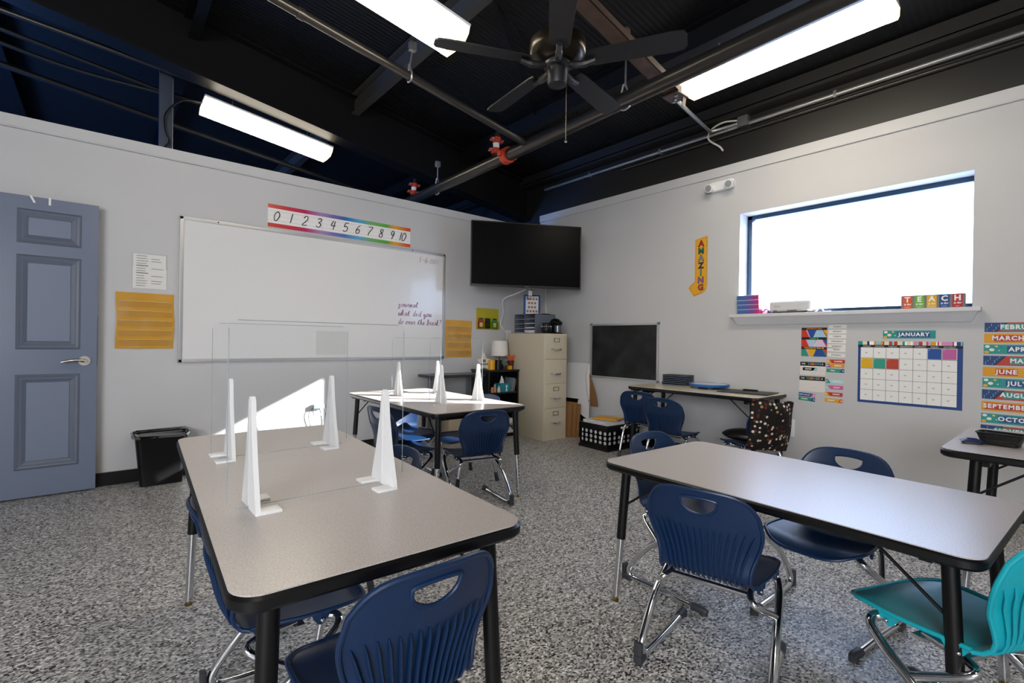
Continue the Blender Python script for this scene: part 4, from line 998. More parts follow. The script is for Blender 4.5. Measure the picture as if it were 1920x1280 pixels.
for i, (x, y, h, c) in enumerate(((-1.09, -.30, .075, '#b98a6c'), (-1.055, -.33, .06, '#d6d3cd'), (-1.14, -.31, .045, '#c98d4b'))):
    t = thing('glue_bottle', ['tan bottle with pale cap beside the tissue box on the bookcase', 'white bottle with pale cap in front of the tissue box corner', 'short amber jar at the open end of the bookcase shelf'][i], 'bottle', (x, y, .538), 0, 'bottles on the bookcase shelf')
    mb = MB(); mb.lathe([(0, 0), (.019, 0), (.019, h * .75), (.012, h * .85), (.012, h), (0, h)], 14); mb.build('body', t, paint(c, .35))
    mb = MB(); mb.lathe([(0, h), (.013, h), (.011, h + .016), (0, h + .018)], 12); mb.build('cap', t, paint('#a9a3a8', .5))
for i, (dx, c) in enumerate(((0, '#6d7f8b'), (.012, '#8d9094'), (.026, '#3c4046'), (.04, '#a48f84'))):
    mb = MB(T(-.86 + dx * .8, -.27, .538) @ RY(12)); mb.bbox(-.004, .004, -.07, .1, 0, .165 - i * .004, .001)
    tag(mb.build('book', mat=paint(c, .5)), ['blue-grey leaning booklet next to the tissue box', 'light grey leaning booklet in the slanting row', 'dark leaning booklet in the slanting row', 'tan leaning booklet nearest the bookcase side'][i], 'book', 'leaning booklets on the bookcase')
for i, (x, c, h) in enumerate(((-1.08, '#4a2f5c', .04), (-.93, '#6b2f7d', .055), (-.84, '#8a3f94', .03))):
    mb = MB(T(x, -.25, .303)); mb.grid(lambda a, b: (-.07 + .14 * a, -.08 + .16 * b, h * (math.sin(PI * a) * math.sin(PI * b)) ** .5 + .004 * math.sin(a * 20 + b * 11)), 14, 12)
    tag(mb.build('folded_cloth', mat=paint(c, .8)), ['dull purple folded cloth on the lower bookcase shelf', 'purple folded cloth midway on the lower bookcase shelf', 'bright purple folded cloth by the bookcase side panel'][i], 'cloth', 'purple cloths')
mb = MB(T(-.85, -.26, .2)); mb.bbox(-.09, .05, -.09, .08, -.04, .01, .003); tag(mb.build('white_box', mat=PAPER), 'white flat box on the low bookcase shelf behind the chair', 'box'); 
t = thing('perforated_basket', 'white perforated basket on the bottom of the bookcase', 'basket', (-.885, -.26, .048))
mb = MB(); mb.prism([(-.075, -.1), (.09, -.1), (.09, .08), (-.075, .08)], 0, .004); 
for (p, q) in (((-.075, -.1), (.09, -.1)), ((.09, -.1), (.09, .08)), ((.09, .08), (-.075, .08)), ((-.075, .08), (-.075, -.1))): mb.poly([(p[0], p[1], 0), (q[0], q[1], 0), (q[0] * 1.06, q[1] * 1.06, .12), (p[0] * 1.06, p[1] * 1.06, .12)])
mb.build('body', t, mat_mesh('white_perforated', '#d8d8d6', 95, .33), recalc=False)
mb = MB(); mb.tube([(-.08, -.106, .12), (.095, -.106, .12), (.095, .085, .12), (-.08, .085, .12)], .005, 6, closed=True); mb.build('rim', t, WHITE)
mb = MB(); mb.bbox(-.025, .04, -.1075, -.104, .075, .09, .001); mb.build('hand_slot', t, BLACKPL)

# dark side table and carton beneath
t = thing('side_table', 'dark-topped narrow side table against the whiteboard wall', 'table', (-1.62, -.2, 0))
mb = MB(); mb.prism(rrect(-.36, .36, -.16, .17, .03, 4), .735, .765, .006); mb.build('tabletop', t, pm('charcoal_top', '#26272c', .3))
for x in (-.22, .30):
    for y in (-.1, .13): mb = MB(); mb.bbox(x - .02, x + .02, y - .015, y + .015, 0, .736, .003); mb.build('leg', t, pm('grey_leg', '#72757b', .4))
t = thing('cardboard_carton', 'open kraft carton on the floor beneath the dark side table', 'box', (-1.42, -.22, 0))
mb = MB(); mb.bbox(-.1, .1, -.1, .13, 0, .36, .003); mb.build('body', t, KRAFT); mb = MB(); mb.box(-.1, .1, -.102, -.1, .15, .17); mb.build('tape', t, pm('tan_tape', '#a98756', .3))
t = thing('storage_bin', 'beige storage carton on the floor under the dark side table', 'box', (-1.64, -.2, 0))
mb = MB(); mb.bbox(-.1, .1, -.12, .13, 0, .34, .006); mb.build('body', t, paint('#b5a78d', .6)); mb = MB(); mb.bbox(-.106, .106, -.126, .136, .31, .35, .004); mb.build('lid', t, paint('#c3b69c', .6))

# trash bin
t = thing('trash_bin', 'black rectangular trash bin with a clear liner by the door', 'trash bin', (-4.285, -.145, 0))
mb = MB(); A = rrect(-.135, .135, -.085, .085, .03, 4); 
R1 = [[mb.v((p[0] * k, p[1] * k, z)) for p in A] for k, z in ((1, 0), (1.0, .01), (1.24, .375), (1.29, .38), (1.29, .39), (1.22, .39), (1.0, .02))]
n = len(A)
for a, b in zip(R1, R1[1:]):
    for i in range(n): mb.f((a[i], a[(i + 1) % n], b[(i + 1) % n], b[i]))
mb.f(R1[0]); mb.f(R1[-1]); mb.build('body', t, BLACKPL)
mb = MB(); rnd = random.Random(2)
R1 = []
for k, z, j in ((1.20, .37, 0), (1.245, .392, .003), (1.30, .405, .007), (1.35, .392, .01), (1.33, .365, .01)):
    R1.append([mb.v((p[0] * k + rnd.uniform(-j, j), p[1] * k + rnd.uniform(-j, j), z + rnd.uniform(-j, j))) for p in A])
for a, b in zip(R1, R1[1:]):
    for i in range(n): mb.f((a[i], a[(i + 1) % n], b[(i + 1) % n], b[i]))
mb.build('liner', t, BAGLINER, angle=20)

# ------------------------------------------------------------------ window wall
t = thing('chalkboard', 'small aluminium-framed black chalkboard with smudges on the window wall', 'chalkboard', (0, -1.322, 1.045))
M = wall_r(0, 0, 0)
m, nt, b = node_mat('smudged_slate'); tc = nt.nodes.new('ShaderNodeTexCoord'); nz = nt.nodes.new('ShaderNodeTexNoise'); nz.inputs['Scale'].default_value = 5; nz.inputs['Detail'].default_value = 6
nt.links.new(tc.outputs['Object'], nz.inputs['Vector']); r = ramp(nt, [(.4, '#0b0c0f'), (.75, '#2a2b30')]); nt.links.new(nz.outputs['Fac'], r.inputs['Fac']); nt.links.new(r.outputs['Color'], b.inputs['Base Color']); b.inputs['Roughness'].default_value = .6
mb = MB(M); mb.box(-.47, .475, -.32, .318, .002, .012); mb.build('slate', t, m)
mb = MB(M)
for a in ((-.48, -.458, -.328, .325), (.46, .482, -.328, .325)): mb.bbox(a[0], a[1], a[2], a[3], .001, .02, .003)
for a in ((-.328, -.306), (.303, .325)): mb.bbox(-.48, .482, a[0], a[1], .001, .02, .003)
mb.build('frame', t, ALU)
mb = MB(M)
for u in (-.475, .477):
    for v in (-.322, .319): mb.bbox(u - .014, u + .014, v - .014, v + .014, .001, .022, .004)
mb.build('corner_cap', t, pm('grey_corner_cap', '#6f7174', .5))

# AMAZING arrow
t = thing('amazing_sign', 'yellow bent-arrow sign spelling AMAZING on the window wall', 'sign', (0, -2.27, 1.63))
out = [(-.062, .585), (.075, .61), (.075, .10), (.06, .055), (.03, .03), (-.07, .0), (-.135, .095), (-.075, .15), (-.062, .15)]
mb = MB(wall_r(0, 0, .001)); mb.mat(paint('#e0a213', .45)); mb.poly(out, .001); mb.build('arrow_card', t, recalc=False)
mb = MB(wall_r(0, 0, .0035)); mb.mat(paint('#6b4a12')); 
inn = [(-.05, .572), (.064, .594), (.064, .105), (.05, .065), (.026, .043), (-.066, .014), (-.12, .095), (-.07, .14), (-.05, .14)]
for p, q in zip(inn, inn[1:] + inn[:1]):
    d = Vector((q[0] - p[0], q[1] - p[1])); nn = Vector((-d.y, d.x)).normalized() * .002
    mb.poly([(p[0] - nn.x, p[1] - nn.y), (q[0] - nn.x, q[1] - nn.y), (q[0] + nn.x, q[1] + nn.y), (p[0] + nn.x, p[1] + nn.y)])
mb.mat(PAPER)
for p, q in zip(inn, inn[1:] + inn[:1]):
    L_ = math.hypot(q[0] - p[0], q[1] - p[1]); k = max(2, int(L_ / .022))
    for i in range(k): mb.disc(p[0] + (q[0] - p[0]) * i / k, p[1] + (q[1] - p[1]) * i / k, .0035, .0004, 8)
mb.build('dotted_border', t, recalc=False)
for k, (ch, c) in enumerate(zip('AMAZING', ('#a8262c', '#1f7f7c', '#7d8aa6', '#22305f', '#3f8f86', '#8a5fa8', '#b03034'))):
    mb = MB(wall_r(0, 0, .0045)); mb.mat(paint('#2a1c20')); mb.text(ch, .082, .006, .532 - k * .074, 0, bold=.005); mb.mat(paint(c)); mb.text(ch, .08, .006, .532 - k * .074, .0006, bold=.001)
    mb.build('letter', t, recalc=False)

def card(name, label, cat, y, z, w, h, draw, group=None, rot=0.0, kids=None):
    t = thing(name, label, cat, (0, y, z), 0, group)
    t.rotation_euler = (math.radians(rot), 0, 0)
    mb = MB(wall_r(0, 0, .001)); draw(mb, w, h); mb.build('card_face', t, recalc=False, smooth=False)
    return t
# month cards
FLAG = lambda mb, w, h: [mb.mat(paint('#17437c')).poly([(-w / 2, -h / 2), (-w / 2 + .055, -h / 2), (-w / 2 + .105, h / 2), (-w / 2, h / 2)], .0004), mb.mat(paint('#0f1220')).poly([(-w / 2 + .052, -h / 2), (-w / 2 + .06, -h / 2), (-w / 2 + .112, h / 2), (-w / 2 + .104, h / 2)], .0005)] + [mb.mat(PAPER).disc(-w / 2 + .012 + (k * 37 % 7) * .011, -h / 2 + .01 + (k * 53 % 5) * .011, .0022, .0006, 6) for k in range(10)]
def BUB(mb, w, h):
    for (u, v, r_, c) in ((.018, .018, .012, '#e9e6e0'), (.04, -.004, .013, '#e9e6e0'), (.04, -.006, .009, '#c1383c'), (.015, -.02, .012, '#e0a81a'), (.062, .02, .008, '#d8c14a'), (.075, -.008, .004, '#e9e6e0'), (.085, .014, .004, '#1e5c8f')): mb.mat(paint(c)).disc(-w / 2 + u, v, r_, .0004 + r_ * .01, 12, r_ * .8)
def month(txt, bg, plate, style, yc, shift, pw):
    def d(mb, w, h):
        mb.mat(paint(bg)).rect(-w / 2, w / 2, -h / 2, h / 2)
        if style == 1: FLAG(mb, w, h)
        if style == 2: BUB(mb, w, h)
        mb.mat(paint(plate)).rect(shift - pw / 2, shift + pw / 2, -h * .34, h * .34, .0006)
        mb.mat(PAPER).text(txt, h * .62, shift, 0, .0009, bold=.0016, space=1.18)
    return d
RD, TE, YL, NB = '#b9362c', '#1f938f', '#dd9a17', '#1c4a86'
card('month_card', 'teal JANUARY card taped above the calendar', 'month card', -3.946, 1.241, .313, .06, month('JANUARY', TE, NB, 2, 0, .03, .19), 'month cards')
ms = [('FEBRUARY', RD, TE, 1, 1.290), ('MARCH', YL, '#b33a3a', 0, 1.2155), ('APRIL', TE, NB, 2, 1.141), ('MAY', RD, TE, 1, 1.064), ('JUNE', YL, '#b33a3a', 0, .988), ('JULY', TE, NB, 2, .912), ('AUGUST', RD, TE, 1, .833), ('SEPTEMBER', YL, '#b9342c', 0, .753), ('OCTOBER', TE, NB, 2, .670), ('NOVEMBER', RD, TE, 1, .590)]
for i, (tx, bg, pl, stl, z) in enumerate(ms):
    st, pw = {'FEBRUARY': (.082, .20), 'MARCH': (.05, .13), 'APRIL': (.113, .13), 'MAY': (.128, .09), 'JUNE': (.062, .105), 'JULY': (.113, .11), 'AUGUST': (.10, .15), 'SEPTEMBER': (.015, .215), 'OCTOBER': (.09, .19), 'NOVEMBER': (.075, .215)}[tx]
    cwid = .25 if stl == 0 else .313
    card('month_card', '%s %s card in the column of month cards' % ({RD: 'red', TE: 'teal', YL: 'yellow'}[bg], tx), 'month card', -4.358 - cwid / 2 + i * .0013, z, cwid, .064, month(tx, bg, pl, stl, 0, st + pw / 2 - cwid / 2, pw), 'month cards')
# calendar
t = thing('wall_calendar', 'blue-bordered month grid calendar under the window with striped header', 'calendar', (0, -3.94, .945))
cw, chh = .622, .485
mb = MB(wall_r(0, 0, .001)); mb.mat(paint('#1b4384')).rect(-cw / 2, cw / 2, -chh / 2, chh / 2); mb.mat(PAPER).rect(-cw / 2 + .018, cw / 2 - .03, -chh / 2 + .02, .195, .0004); mb.build('backing_sheet', t, recalc=False, smooth=False)
mb = MB(wall_r(0, 0, .002)); rnd = random.Random(11); u = -cw / 2
pal = ['#d9d6d2', '#dd9a17', '#17181f', '#c0303a', '#8fc3cf', '#1b4384', '#d58cc0', '#e6dcc0', '#1f938f', '#b9362c', '#ffffff']
while u < cw / 2 - .004:
    w = min(rnd.choice((.008, .014, .022, .03)), cw / 2 - u); mb.mat(paint(rnd.choice(pal))).rect(u, u + w, .215, .243); u += w
mb.mat(paint('#101117')).rect(-cw / 2, cw / 2, .195, .215, .0002); gw = (cw - .048) / 7
for k, dn in enumerate(('SUNDAY', 'MONDAY', 'TUESDAY', 'WEDNESDAY', 'THURSDAY', 'FRIDAY', 'SATURDAY')): mb.mat(PAPER).text(dn, .013, -cw / 2 + .018 + gw * (k + .5), .204, .0006)
mb.build('striped_header', t, recalc=False, smooth=False)
mb = MB(wall_r(0, 0, .002)); g0 = -chh / 2 + .02; gh = (.195 - g0) / 5
for k in range(1, 7): x = -cw / 2 + .018 + gw * k; mb.rect(x - .0011, x + .0011, g0, .195)
for k in range(1, 5): mb.rect(-cw / 2 + .018, cw / 2 - .03, g0 + gh * k - .0011, g0 + gh * k + .0011)
mb.build('grid_lines', t, pm('dark_grid_print', '#3c3d42', .6), recalc=False)
mb = MB(wall_r(0, 0, .0019))
for r_ in range(5):
    for c_ in range(7): mb.disc(-cw / 2 + .018 + gw * (c_ + .45), g0 + gh * (r_ + .5), .008, 0, 8, .005)
mb.build('faint_dots', t, pm('faint_print', '#b9b8b8', .6), recalc=False)
for (c_, r_, col, nm) in ((5, 4, '#1d4f9c', 'blue'), (6, 4, '#bf5f9f', 'pink'), (0, 3, '#e0ae17', 'yellow'), (1, 3, '#2f9c86', 'green'), (2, 3, '#b9452f', 'brick red')):
    t = thing('day_card', nm + ' blank card covering one day of the calendar', 'day card', (0, -3.94 - (-cw / 2 + .018 + gw * (c_ + .5)), .945 + g0 + gh * (r_ + .5)), 0, 'day cards on the calendar')
    mb = MB(wall_r(0, 0, .003)); mb.rect(-gw * .46, gw * .46, -gh * .46, gh * .46); mb.build('card_face', t, paint(col), recalc=False)
    mb = MB(wall_r(0, 0, .0034)); mb.disc(-gw * .36, gh * .34, .0025, 0, 8); mb.build('pin_dot', t, PAPER, recalc=False)

# day / season / weather cards
def tri(txts, cols):
    def d(mb, w, h):
        mb.mat(paint('#14161f')).rect(-w / 2, w / 2, -h / 2, h / 2)
        for k, c in enumerate(cols):
            v1 = h / 2 - h * (k * .333 + .085); v0 = h / 2 - h * (k * .333 + .333); a = -w / 2; b = w / 2; L_ = w
            mb.mat(paint(c[0])).rect(a, b, v0, v1, .0003)
            mb.mat(paint(c[1])).poly([(a + L_ * .22, v1), (a + L_ * .58, v1), (a + L_ * .48, v0), (a + L_ * .34, v0)], .0005)
            mb.mat(paint(c[2])).poly([(a + L_ * .60, v1), (a + L_ * .82, v1), (a + L_ * .99, v0), (a + L_ * .47, v0)], .0006)
            mb.mat(paint(c[3])).poly([(a + L_ * .84, v1), (b, v1), (b, v0 + (v1 - v0) * .3)], .0006)
            mb.mat(paint('#d8a0c8')).poly([(a + L_ * .18, v1), (a + L_ * .235, v1), (a + L_ * .35, v0), (a + L_ * .31, v0)], .0007)
            for q, ch in enumerate([txts[k]]): mb.mat(paint(('#e07a2c', '#6fbf5a', '#e0b23a')[k])).text(ch, h * .062, 0, h / 2 - h * (k * .333 + .042), .0008, bold=.0006)
    return d
card('day_poster', 'colourful YESTERDAY WAS, TODAY IS, TOMORROW poster under the windowsill', 'poster', -3.311, 1.177, .195, .246, tri(('YESTERDAY WAS', 'TODAY IS', 'TOMORROW WILL BE'), (('#c0321f', '#1d4a94', '#9cc3dc', '#e0a81a'), ('#c5331e', '#a9c8dc', '#d7c3dd', '#1d4a94'), ('#2f8f74', '#e0a81a', '#1d4a94', '#c0321f'))))
def conf(t1, t2, c2):
    def d(mb, w, h):
        mb.mat(paint('#dedad6')).rect(-w / 2, w / 2, -h / 2, h / 2); mb.mat(paint('#14131c')).rect(-w / 2, w / 2, h / 2 - .034, h / 2, .0003)
        mb.mat(PAPER).text(t1, .016, -w * .37, h / 2 - .017, .0006, bold=.0004); mb.mat(PAPER).text('IS', .016, w * .38, h / 2 - .017, .0006, bold=.0004)
        cw_ = .5 * w / len(t2)
        for k, ch in enumerate(t2): mb.mat(paint(('#2f9c9a', '#d9642a', '#e0b23a', '#d14a3a', '#5f86c4')[k % 5])).text(ch, .026, -w * .18 + cw_ * (k + .3), h / 2 - .017, .0006, bold=.001)
        rnd = random.Random(len(t2)); 
        for k in range(34): mb.mat(paint(('#55545c', '#c9a24a', '#b96a6a', '#6a8fb0')[k % 4])).disc(rnd.uniform(-w * .46, w * .46), rnd.uniform(-h * .46, h / 2 - .045), .0016, .0004, 6)
    return d
card('season_poster', 'speckled THE SEASON IS poster below the day poster', 'poster', -3.304, .950, .193, .112, conf('THE', 'SEASON', 0))
card('weather_poster', 'speckled THE WEATHER IS poster below the season poster', 'poster', -3.301, .818, .196, .128, conf('THE', 'WEATHER', 0))
def strip(txt, bg, tip, tipside, fg='#f0eeea', sz=.5):
    def d(mb, w, h):
        mb.mat(paint(bg)).rect(-w / 2, w / 2, -h / 2, h / 2)
        s = tipside
        mb.mat(paint(tip)).poly([(s * w / 2, -h / 2), (s * w * .22 , -h / 2), (s * w * .36, h / 2), (s * w / 2, h / 2)][::s], .0003)
        mb.mat(paint('#f2e3c0')).disc(s * w * .43, 0, h * .18, .0006, 8)
        mb.mat(paint(fg)).text(txt, h * sz, -s * w * .14, 0, .0006, bold=.0006)
    return d
card('season_strip', 'navy WINTER strip stuck on the season poster', 'word strip', -3.284, .945, .112, .026, strip('WINTER', '#1a4a84', '#7fb9d4', 1), 'season strips')
bpy.data.objects[-1].name if False else None
for nm, txt, bg, tip, side, y, z, col in (('season_strip', 'SUMMER', '#bb3522', '#e0a22a', -1, -3.475, 1.018, 'red'), ('season_strip', 'SPRING', '#dd971b', '#9a64a6', -1, -3.472, .982, 'orange'), ('season_strip', 'FALL', '#2f9a80', '#1d4a94', 1, -3.472, .942, 'green'),
        ('weather_strip', 'SNOWY', '#b5d6dd', '#2b8f86', -1, -3.468, .852, 'pale icy'), ('weather_strip', 'RAINY', '#cc5fa0', '#9cc8e0', -1, -3.466, .802, 'pink'), ('weather_strip', 'WINDY', '#bd3a22', '#e0a22a', -1, -3.463, .745, 'red'), ('weather_strip', 'SUNNY', '#e0a51d', '#d9641f', 1, -3.463, .693, 'yellow'),
        ('weather_strip', 'PARTLY CLOUDY', '#22468c', '#c87aa8', 1, -3.262, .722, 'navy'), ('weather_strip', 'FOGGY', '#2f8f70', '#1d4a94', 1, -3.262, .686, 'green')):
    card(nm, '%s %s strip on the wall under the window' % (col, txt), 'word strip', y, z, .128, .031, strip(txt, bg, tip, side, sz=.36 if len(txt) > 8 else .5), 'season strips' if nm[0] == 's' else 'weather strips', rot=3 if txt in ('PARTLY CLOUDY', 'FOGGY') else 0)
for k, dn in enumerate(('SUNDAY', 'MONDAY', 'TUESDAY', 'WEDNESDAY', 'THURSDAY', 'FRIDAY', 'SATURDAY')):
    def d(mb, w, h, dn=dn, k=k):
        mb.mat(paint('#e8e6e2')).rect(-w / 2, w / 2, -h / 2, h / 2)
        mb.mat(paint('#3a3a40')).text(dn, h * .46, 0, 0, .0004, bold=.0003)
        for q in range(8): mb.mat(paint(('#8a8a90', '#b98f6a')[q % 2])).disc(-w * .45 + (q * 31 % 29) / 29 * w * .9, (-.36 if q % 2 else .36) * h, .0014, .0004, 6)
    card('weekday_strip', 'white speckled %s strip in the weekday list' % dn, 'word strip', -3.484 + k * .0012, 1.306 - k * .0405 + (.012 if k == 5 else 0.008 if k == 6 else 0), .128, .031, d, 'weekday strips', rot=(0, 0, 0, 1, 0, 2.5, 3)[k])

# things on the windowsill
GR = []
m, nt, b = node_mat('blue_to_magenta_print'); tc = nt.nodes.new('ShaderNodeTexCoord'); sx = nt.nodes.new('ShaderNodeSeparateXYZ'); nt.links.new(tc.outputs['Generated'], sx.inputs['Vector'])
r = ramp(nt, [(0.0, '#c22a63'), (.22, '#8a3f8e'), (.5, '#55589c'), (1, '#2f6aa8')]); nt.links.new(sx.outputs['Y'], r.inputs['Fac']); nt.links.new(r.outputs['Color'], b.inputs['Base Color']); b.inputs['Roughness'].default_value = .4
for k in range(4):
    t = thing('flat_carton', 'blue-to-magenta flat carton, %s of the windowsill pile' % ('bottom', 'second from the bottom', 'third from the bottom', 'topmost')[k], 'carton', (.035, -2.77 - .002 * (3 - k), WZ0 + k * .0435), 0, 'cartons stacked on the windowsill')
    mb = MB(); mb.bbox(-.09, .09, -.1, .1, .0, .04, .002); mb.build('carton', t, m)
    mb = MB(); mb.box(-.0885, .0885, -.0985, .0985, .04, .0432); mb.build('lid_edge', t, PAPER)
t = thing('projector', 'white slim projector on the windowsill', 'projector', (.03, -3.133, WZ0))
mb = MB(); mb.prism(rrect(-.09, .11, -.17, .17, .025, 4), .012, .103, .012); mb.build('body', t, pm('white_projector_shell', '#cfd0d2', .4))
for x in (-.07, .09):
    for y in (-.13, .13): mb = MB(); mb.cyl((x, y, 0), (x, y, .014), .012, 10); mb.build('foot', t, BLACKPL)
mb = MB(wall_r(0, 0, .0915)); mb.mat(paint('#77797d')).text('EPSON', .016, -.1, .055); mb.mat(paint('#b3b5b9')); mb.rect(.07, .14, .03, .0315); mb.rect(.07, .14, .07, .0715); mb.rect(.07, .0715, .03, .07); mb.rect(.1385, .14, .03, .07); mb.build('front_marking', t, recalc=False)
mb = MB(wall_r(0, 0, .0912)); mb.rect(-.02, .06, .016, .022); mb.rect(-.13, -.1, .016, .022); mb.build('vent_slot', t, BLACKPL, recalc=False)
mb = MB(T(.05, -3.33, WZ0)); mb.tube(spline([(0, .03, .01), (-.02, .0, .05), (0, -.02, .06), (.01, -.03, .01), (-.01, -.09, .006)], 6), .006, 6); tag(mb.build('projector_cable', mat=WHITE), 'white cable bunched beside the projector', 'cable')
mb = MB(T(.03, -2.93, WZ0)); mb.tube(spline([(0, .05, .02), (-.02, .02, .04), (-.02, -.03, .012), (0, -.06, .008)], 6), .006, 6); tag(mb.build('loose_cable', mat=pm('blue_grey_cable', '#7a86b4', .4)), 'loose bluish cable between cartons and projector', 'cable')
t = thing('teach_sign', 'long block sign spelling TEACH in five coloured squares on the windowsill', 'sign', (-.02, -4.08, WZ0))
mb = MB(); mb.bbox(-.0, .05, -.178, .178, 0, .10, .003); mb.build('block', t, pm('greyed_wood_block', '#76787a', .6))
for k, (ch, c) in enumerate(zip('TEACH', ('#d4572f', '#6fae3f', '#dba916', '#1b4a8a', '#b3242f'))):
    mb = MB(wall_r(0, 0, .0015)); u = -.14 + k * .07
    mb.mat(paint(c)).rect(u - .028, u + .028, .004, .096); mb.mat(PAPER).text(ch, .052, u, .068, .0005, bold=.0022); mb.mat(PAPER).text('is for', .02, u, .034, .0005, shear=.3, bold=.0006); mb.mat(PAPER).text(('talented', 'elegant', 'awesome', 'creative', 'heart')[k], .010, u, .014, .0005)
    mb.build('letter_square', t, recalc=False)

# ------------------------------------------------------------------ corner floor: crate, easel pad, boards
def holed(mb, O, U, V, w, h, cols, rows, r_, skip=(), m=14):
    O, U, V = Vector(O), Vector(U), Vector(V); cw_, ch_ = w / cols, h / rows
    for i in range(cols):
        for j in range(rows):
            c = O + U * (cw_ * (i + .5)) + V * (ch_ * (j + .5))
            sq = []; ci = []
            for k in range(16):
                a = 2 * PI * k / 16 + PI / 4; x, y = math.cos(a), math.sin(a); s_ = 1 / max(abs(x), abs(y))
                sq.append(mb.v(c + U * (x * s_ * cw_ / 2) + V * (y * s_ * ch_ / 2)))
                if (i, j) not in skip: ci.append(mb.v(c + U * (x * r_) + V * (y * r_)))
            if ci:
                for k in range(16): mb.f((sq[k], sq[(k + 1) % 16], ci[(k + 1) % 16], ci[k]))
            else: mb.f(sq)
t = thing('storage_crate', 'black plastic crate with round holes on the floor by the window wall', 'crate', (-.335, -1.41, 0), -3)
cx, cy, chh = .26, .20, .27
mb = MB()
holed(mb, (-cx, cy, .06), (0, -1, 0), (0, 0, 1), 2 * cy, .15, 6, 3, .0195); holed(mb, (-cx, -cy, .06), (1, 0, 0), (0, 0, 1), 2 * cx, .15, 7, 3, .0195, {(2, 2), (3, 2), (4, 2)})
holed(mb, (cx, -cy, .06), (0, 1, 0), (0, 0, 1), 2 * cy, .15, 6, 3, .016); holed(mb, (cx, cy, .06), (-1, 0, 0), (0, 0, 1), 2 * cx, .15, 7, 3, .016, {(2, 2), (3, 2), (4, 2)})
mb.build('perforated_side', t, BLACKPL, recalc=False, solid=.004)
mb = MB(); mb.bbox(-cx - .01, cx + .01, -cy - .01, cy + .01, 0, .03, .004); mb.bbox(-cx, cx, -cy, cy, .028, .062, .003); mb.build('base', t, BLACKPL)
mb = MB()
for a in ((-cx - .008, cx + .008, -cy - .008, -cy + .006), (-cx - .008, cx + .008, cy - .006, cy + .008), (-cx - .008, -cx + .006, -cy, cy), (cx - .006, cx + .008, -cy, cy)): mb.bbox(a[0], a[1], a[2], a[3], .208, chh, .003)
mb.build('rim', t, BLACKPL)
mb = MB(); mb.bbox(-.06, .06, -cy - .0095, -cy - .0075, .225, .248, .0005); mb.build('hand_slot', t, PAPER)
mb = MB(T(-.335, -1.41, 0) @ RZ(-3)); mb.bbox(-.245, .245, -.185, .185, .064, .262, .004); tag(mb.build('file_folders', mat=PAPER), 'block of white files filling the black crate', 'files')
for k in range(6):
    mb = MB(T(-.335, -1.41, 0) @ RZ(-3)); y = .17 - k * .056; mb.bbox(-.245, .235, y - .054, y, .2635, .30, .004)
    tag(mb.build('workbook', mat=pm('pale_workbook', '#cfcdd2', .5)), 'pale workbook lying in the row on the black crate', 'book', 'pale workbooks on the crate')
mb = MB(T(-.36, -1.44, .3015) @ RZ(22)); mb.bbox(-.10, .14, -.13, .11, 0, .006, .002); tag(mb.build('blue_folder', mat=paint('#2c66a6', .5)), 'blue folder showing under the yellow envelope on the crate', 'folder')
mb = MB(T(-.39, -1.42, .308) @ RZ(14)); mb.bbox(-.11, .12, -.15, .13, 0, .012, .004); tag(mb.build('yellow_envelope', mat=paint('#dba01b', .5)), 'yellow padded envelope on top of the black crate', 'envelope')
t = thing('easel_pad', 'large white easel pad leaning on the wall with a drooping sheet', 'paper pad', (0, -.70, 0))
mb = MB(); mb.poly([(-.17, -.25, .0), (-.17, .18, 0), (-.05, .18, .88), (-.05, -.15, .88)]); mb.build('pad', t, PAPER, solid=.02)
RE = lambda b: -.16 - .125 * min(1, max(0, (b - .15) / .45)) ** 1.3
mb = MB(); mb.grid(lambda a, b: (-.08 - .11 * b - .05 * math.sin(PI * b) * (.5 + .5 * a), .18 + (RE(b) - .18) * a, .885 - .80 * b), 10, 18); mb.build('loose_sheet', t, pm('white_pad_sheet', '#d9d9db', .6), solid=.002)
mb = MB(); mb.box(-.083, -.07, -.11, -.0, .845, .858); mb.box(-.083, -.07, .135, .16, .845, .858); mb.build('carry_slot', t, BLACKPL)
t = thing('curled_kraft_sheet', 'curled brown backing sheet behind the easel pad', 'paper', (-.03, -.86, 0))
mb = MB(); mb.grid(lambda a, b: (-.012 - .03 * b, -.02 - .115 * math.sin(PI * .5 * (1 - b)) * a, .36 + .40 * b), 6, 12); mb.build('sheet', t, KRAFT, solid=.003)
for i, (x, w, h, mtl, lb) in enumerate(((-.36, .22, .40, KRAFT, 'kraft board leaning by the filing cabinet, front of the row'), (-.315, .25, .42, KRAFT, 'kraft board leaning by the filing cabinet, middle of the row'), (-.27, .27, .40, KRAFT, 'kraft board leaning by the filing cabinet, back of the row'), (-.20, .33, .45, BLACKPL, 'black framed board behind the kraft boards'))):
    mb = MB(T(x, -.62, 0) @ RY(4)); mb.bbox(-.012, .012, -w, .1, 0, h, .002); tag(mb.build('leaning_board', mat=mtl), lb, 'board', 'boards leaning by the cabinet')

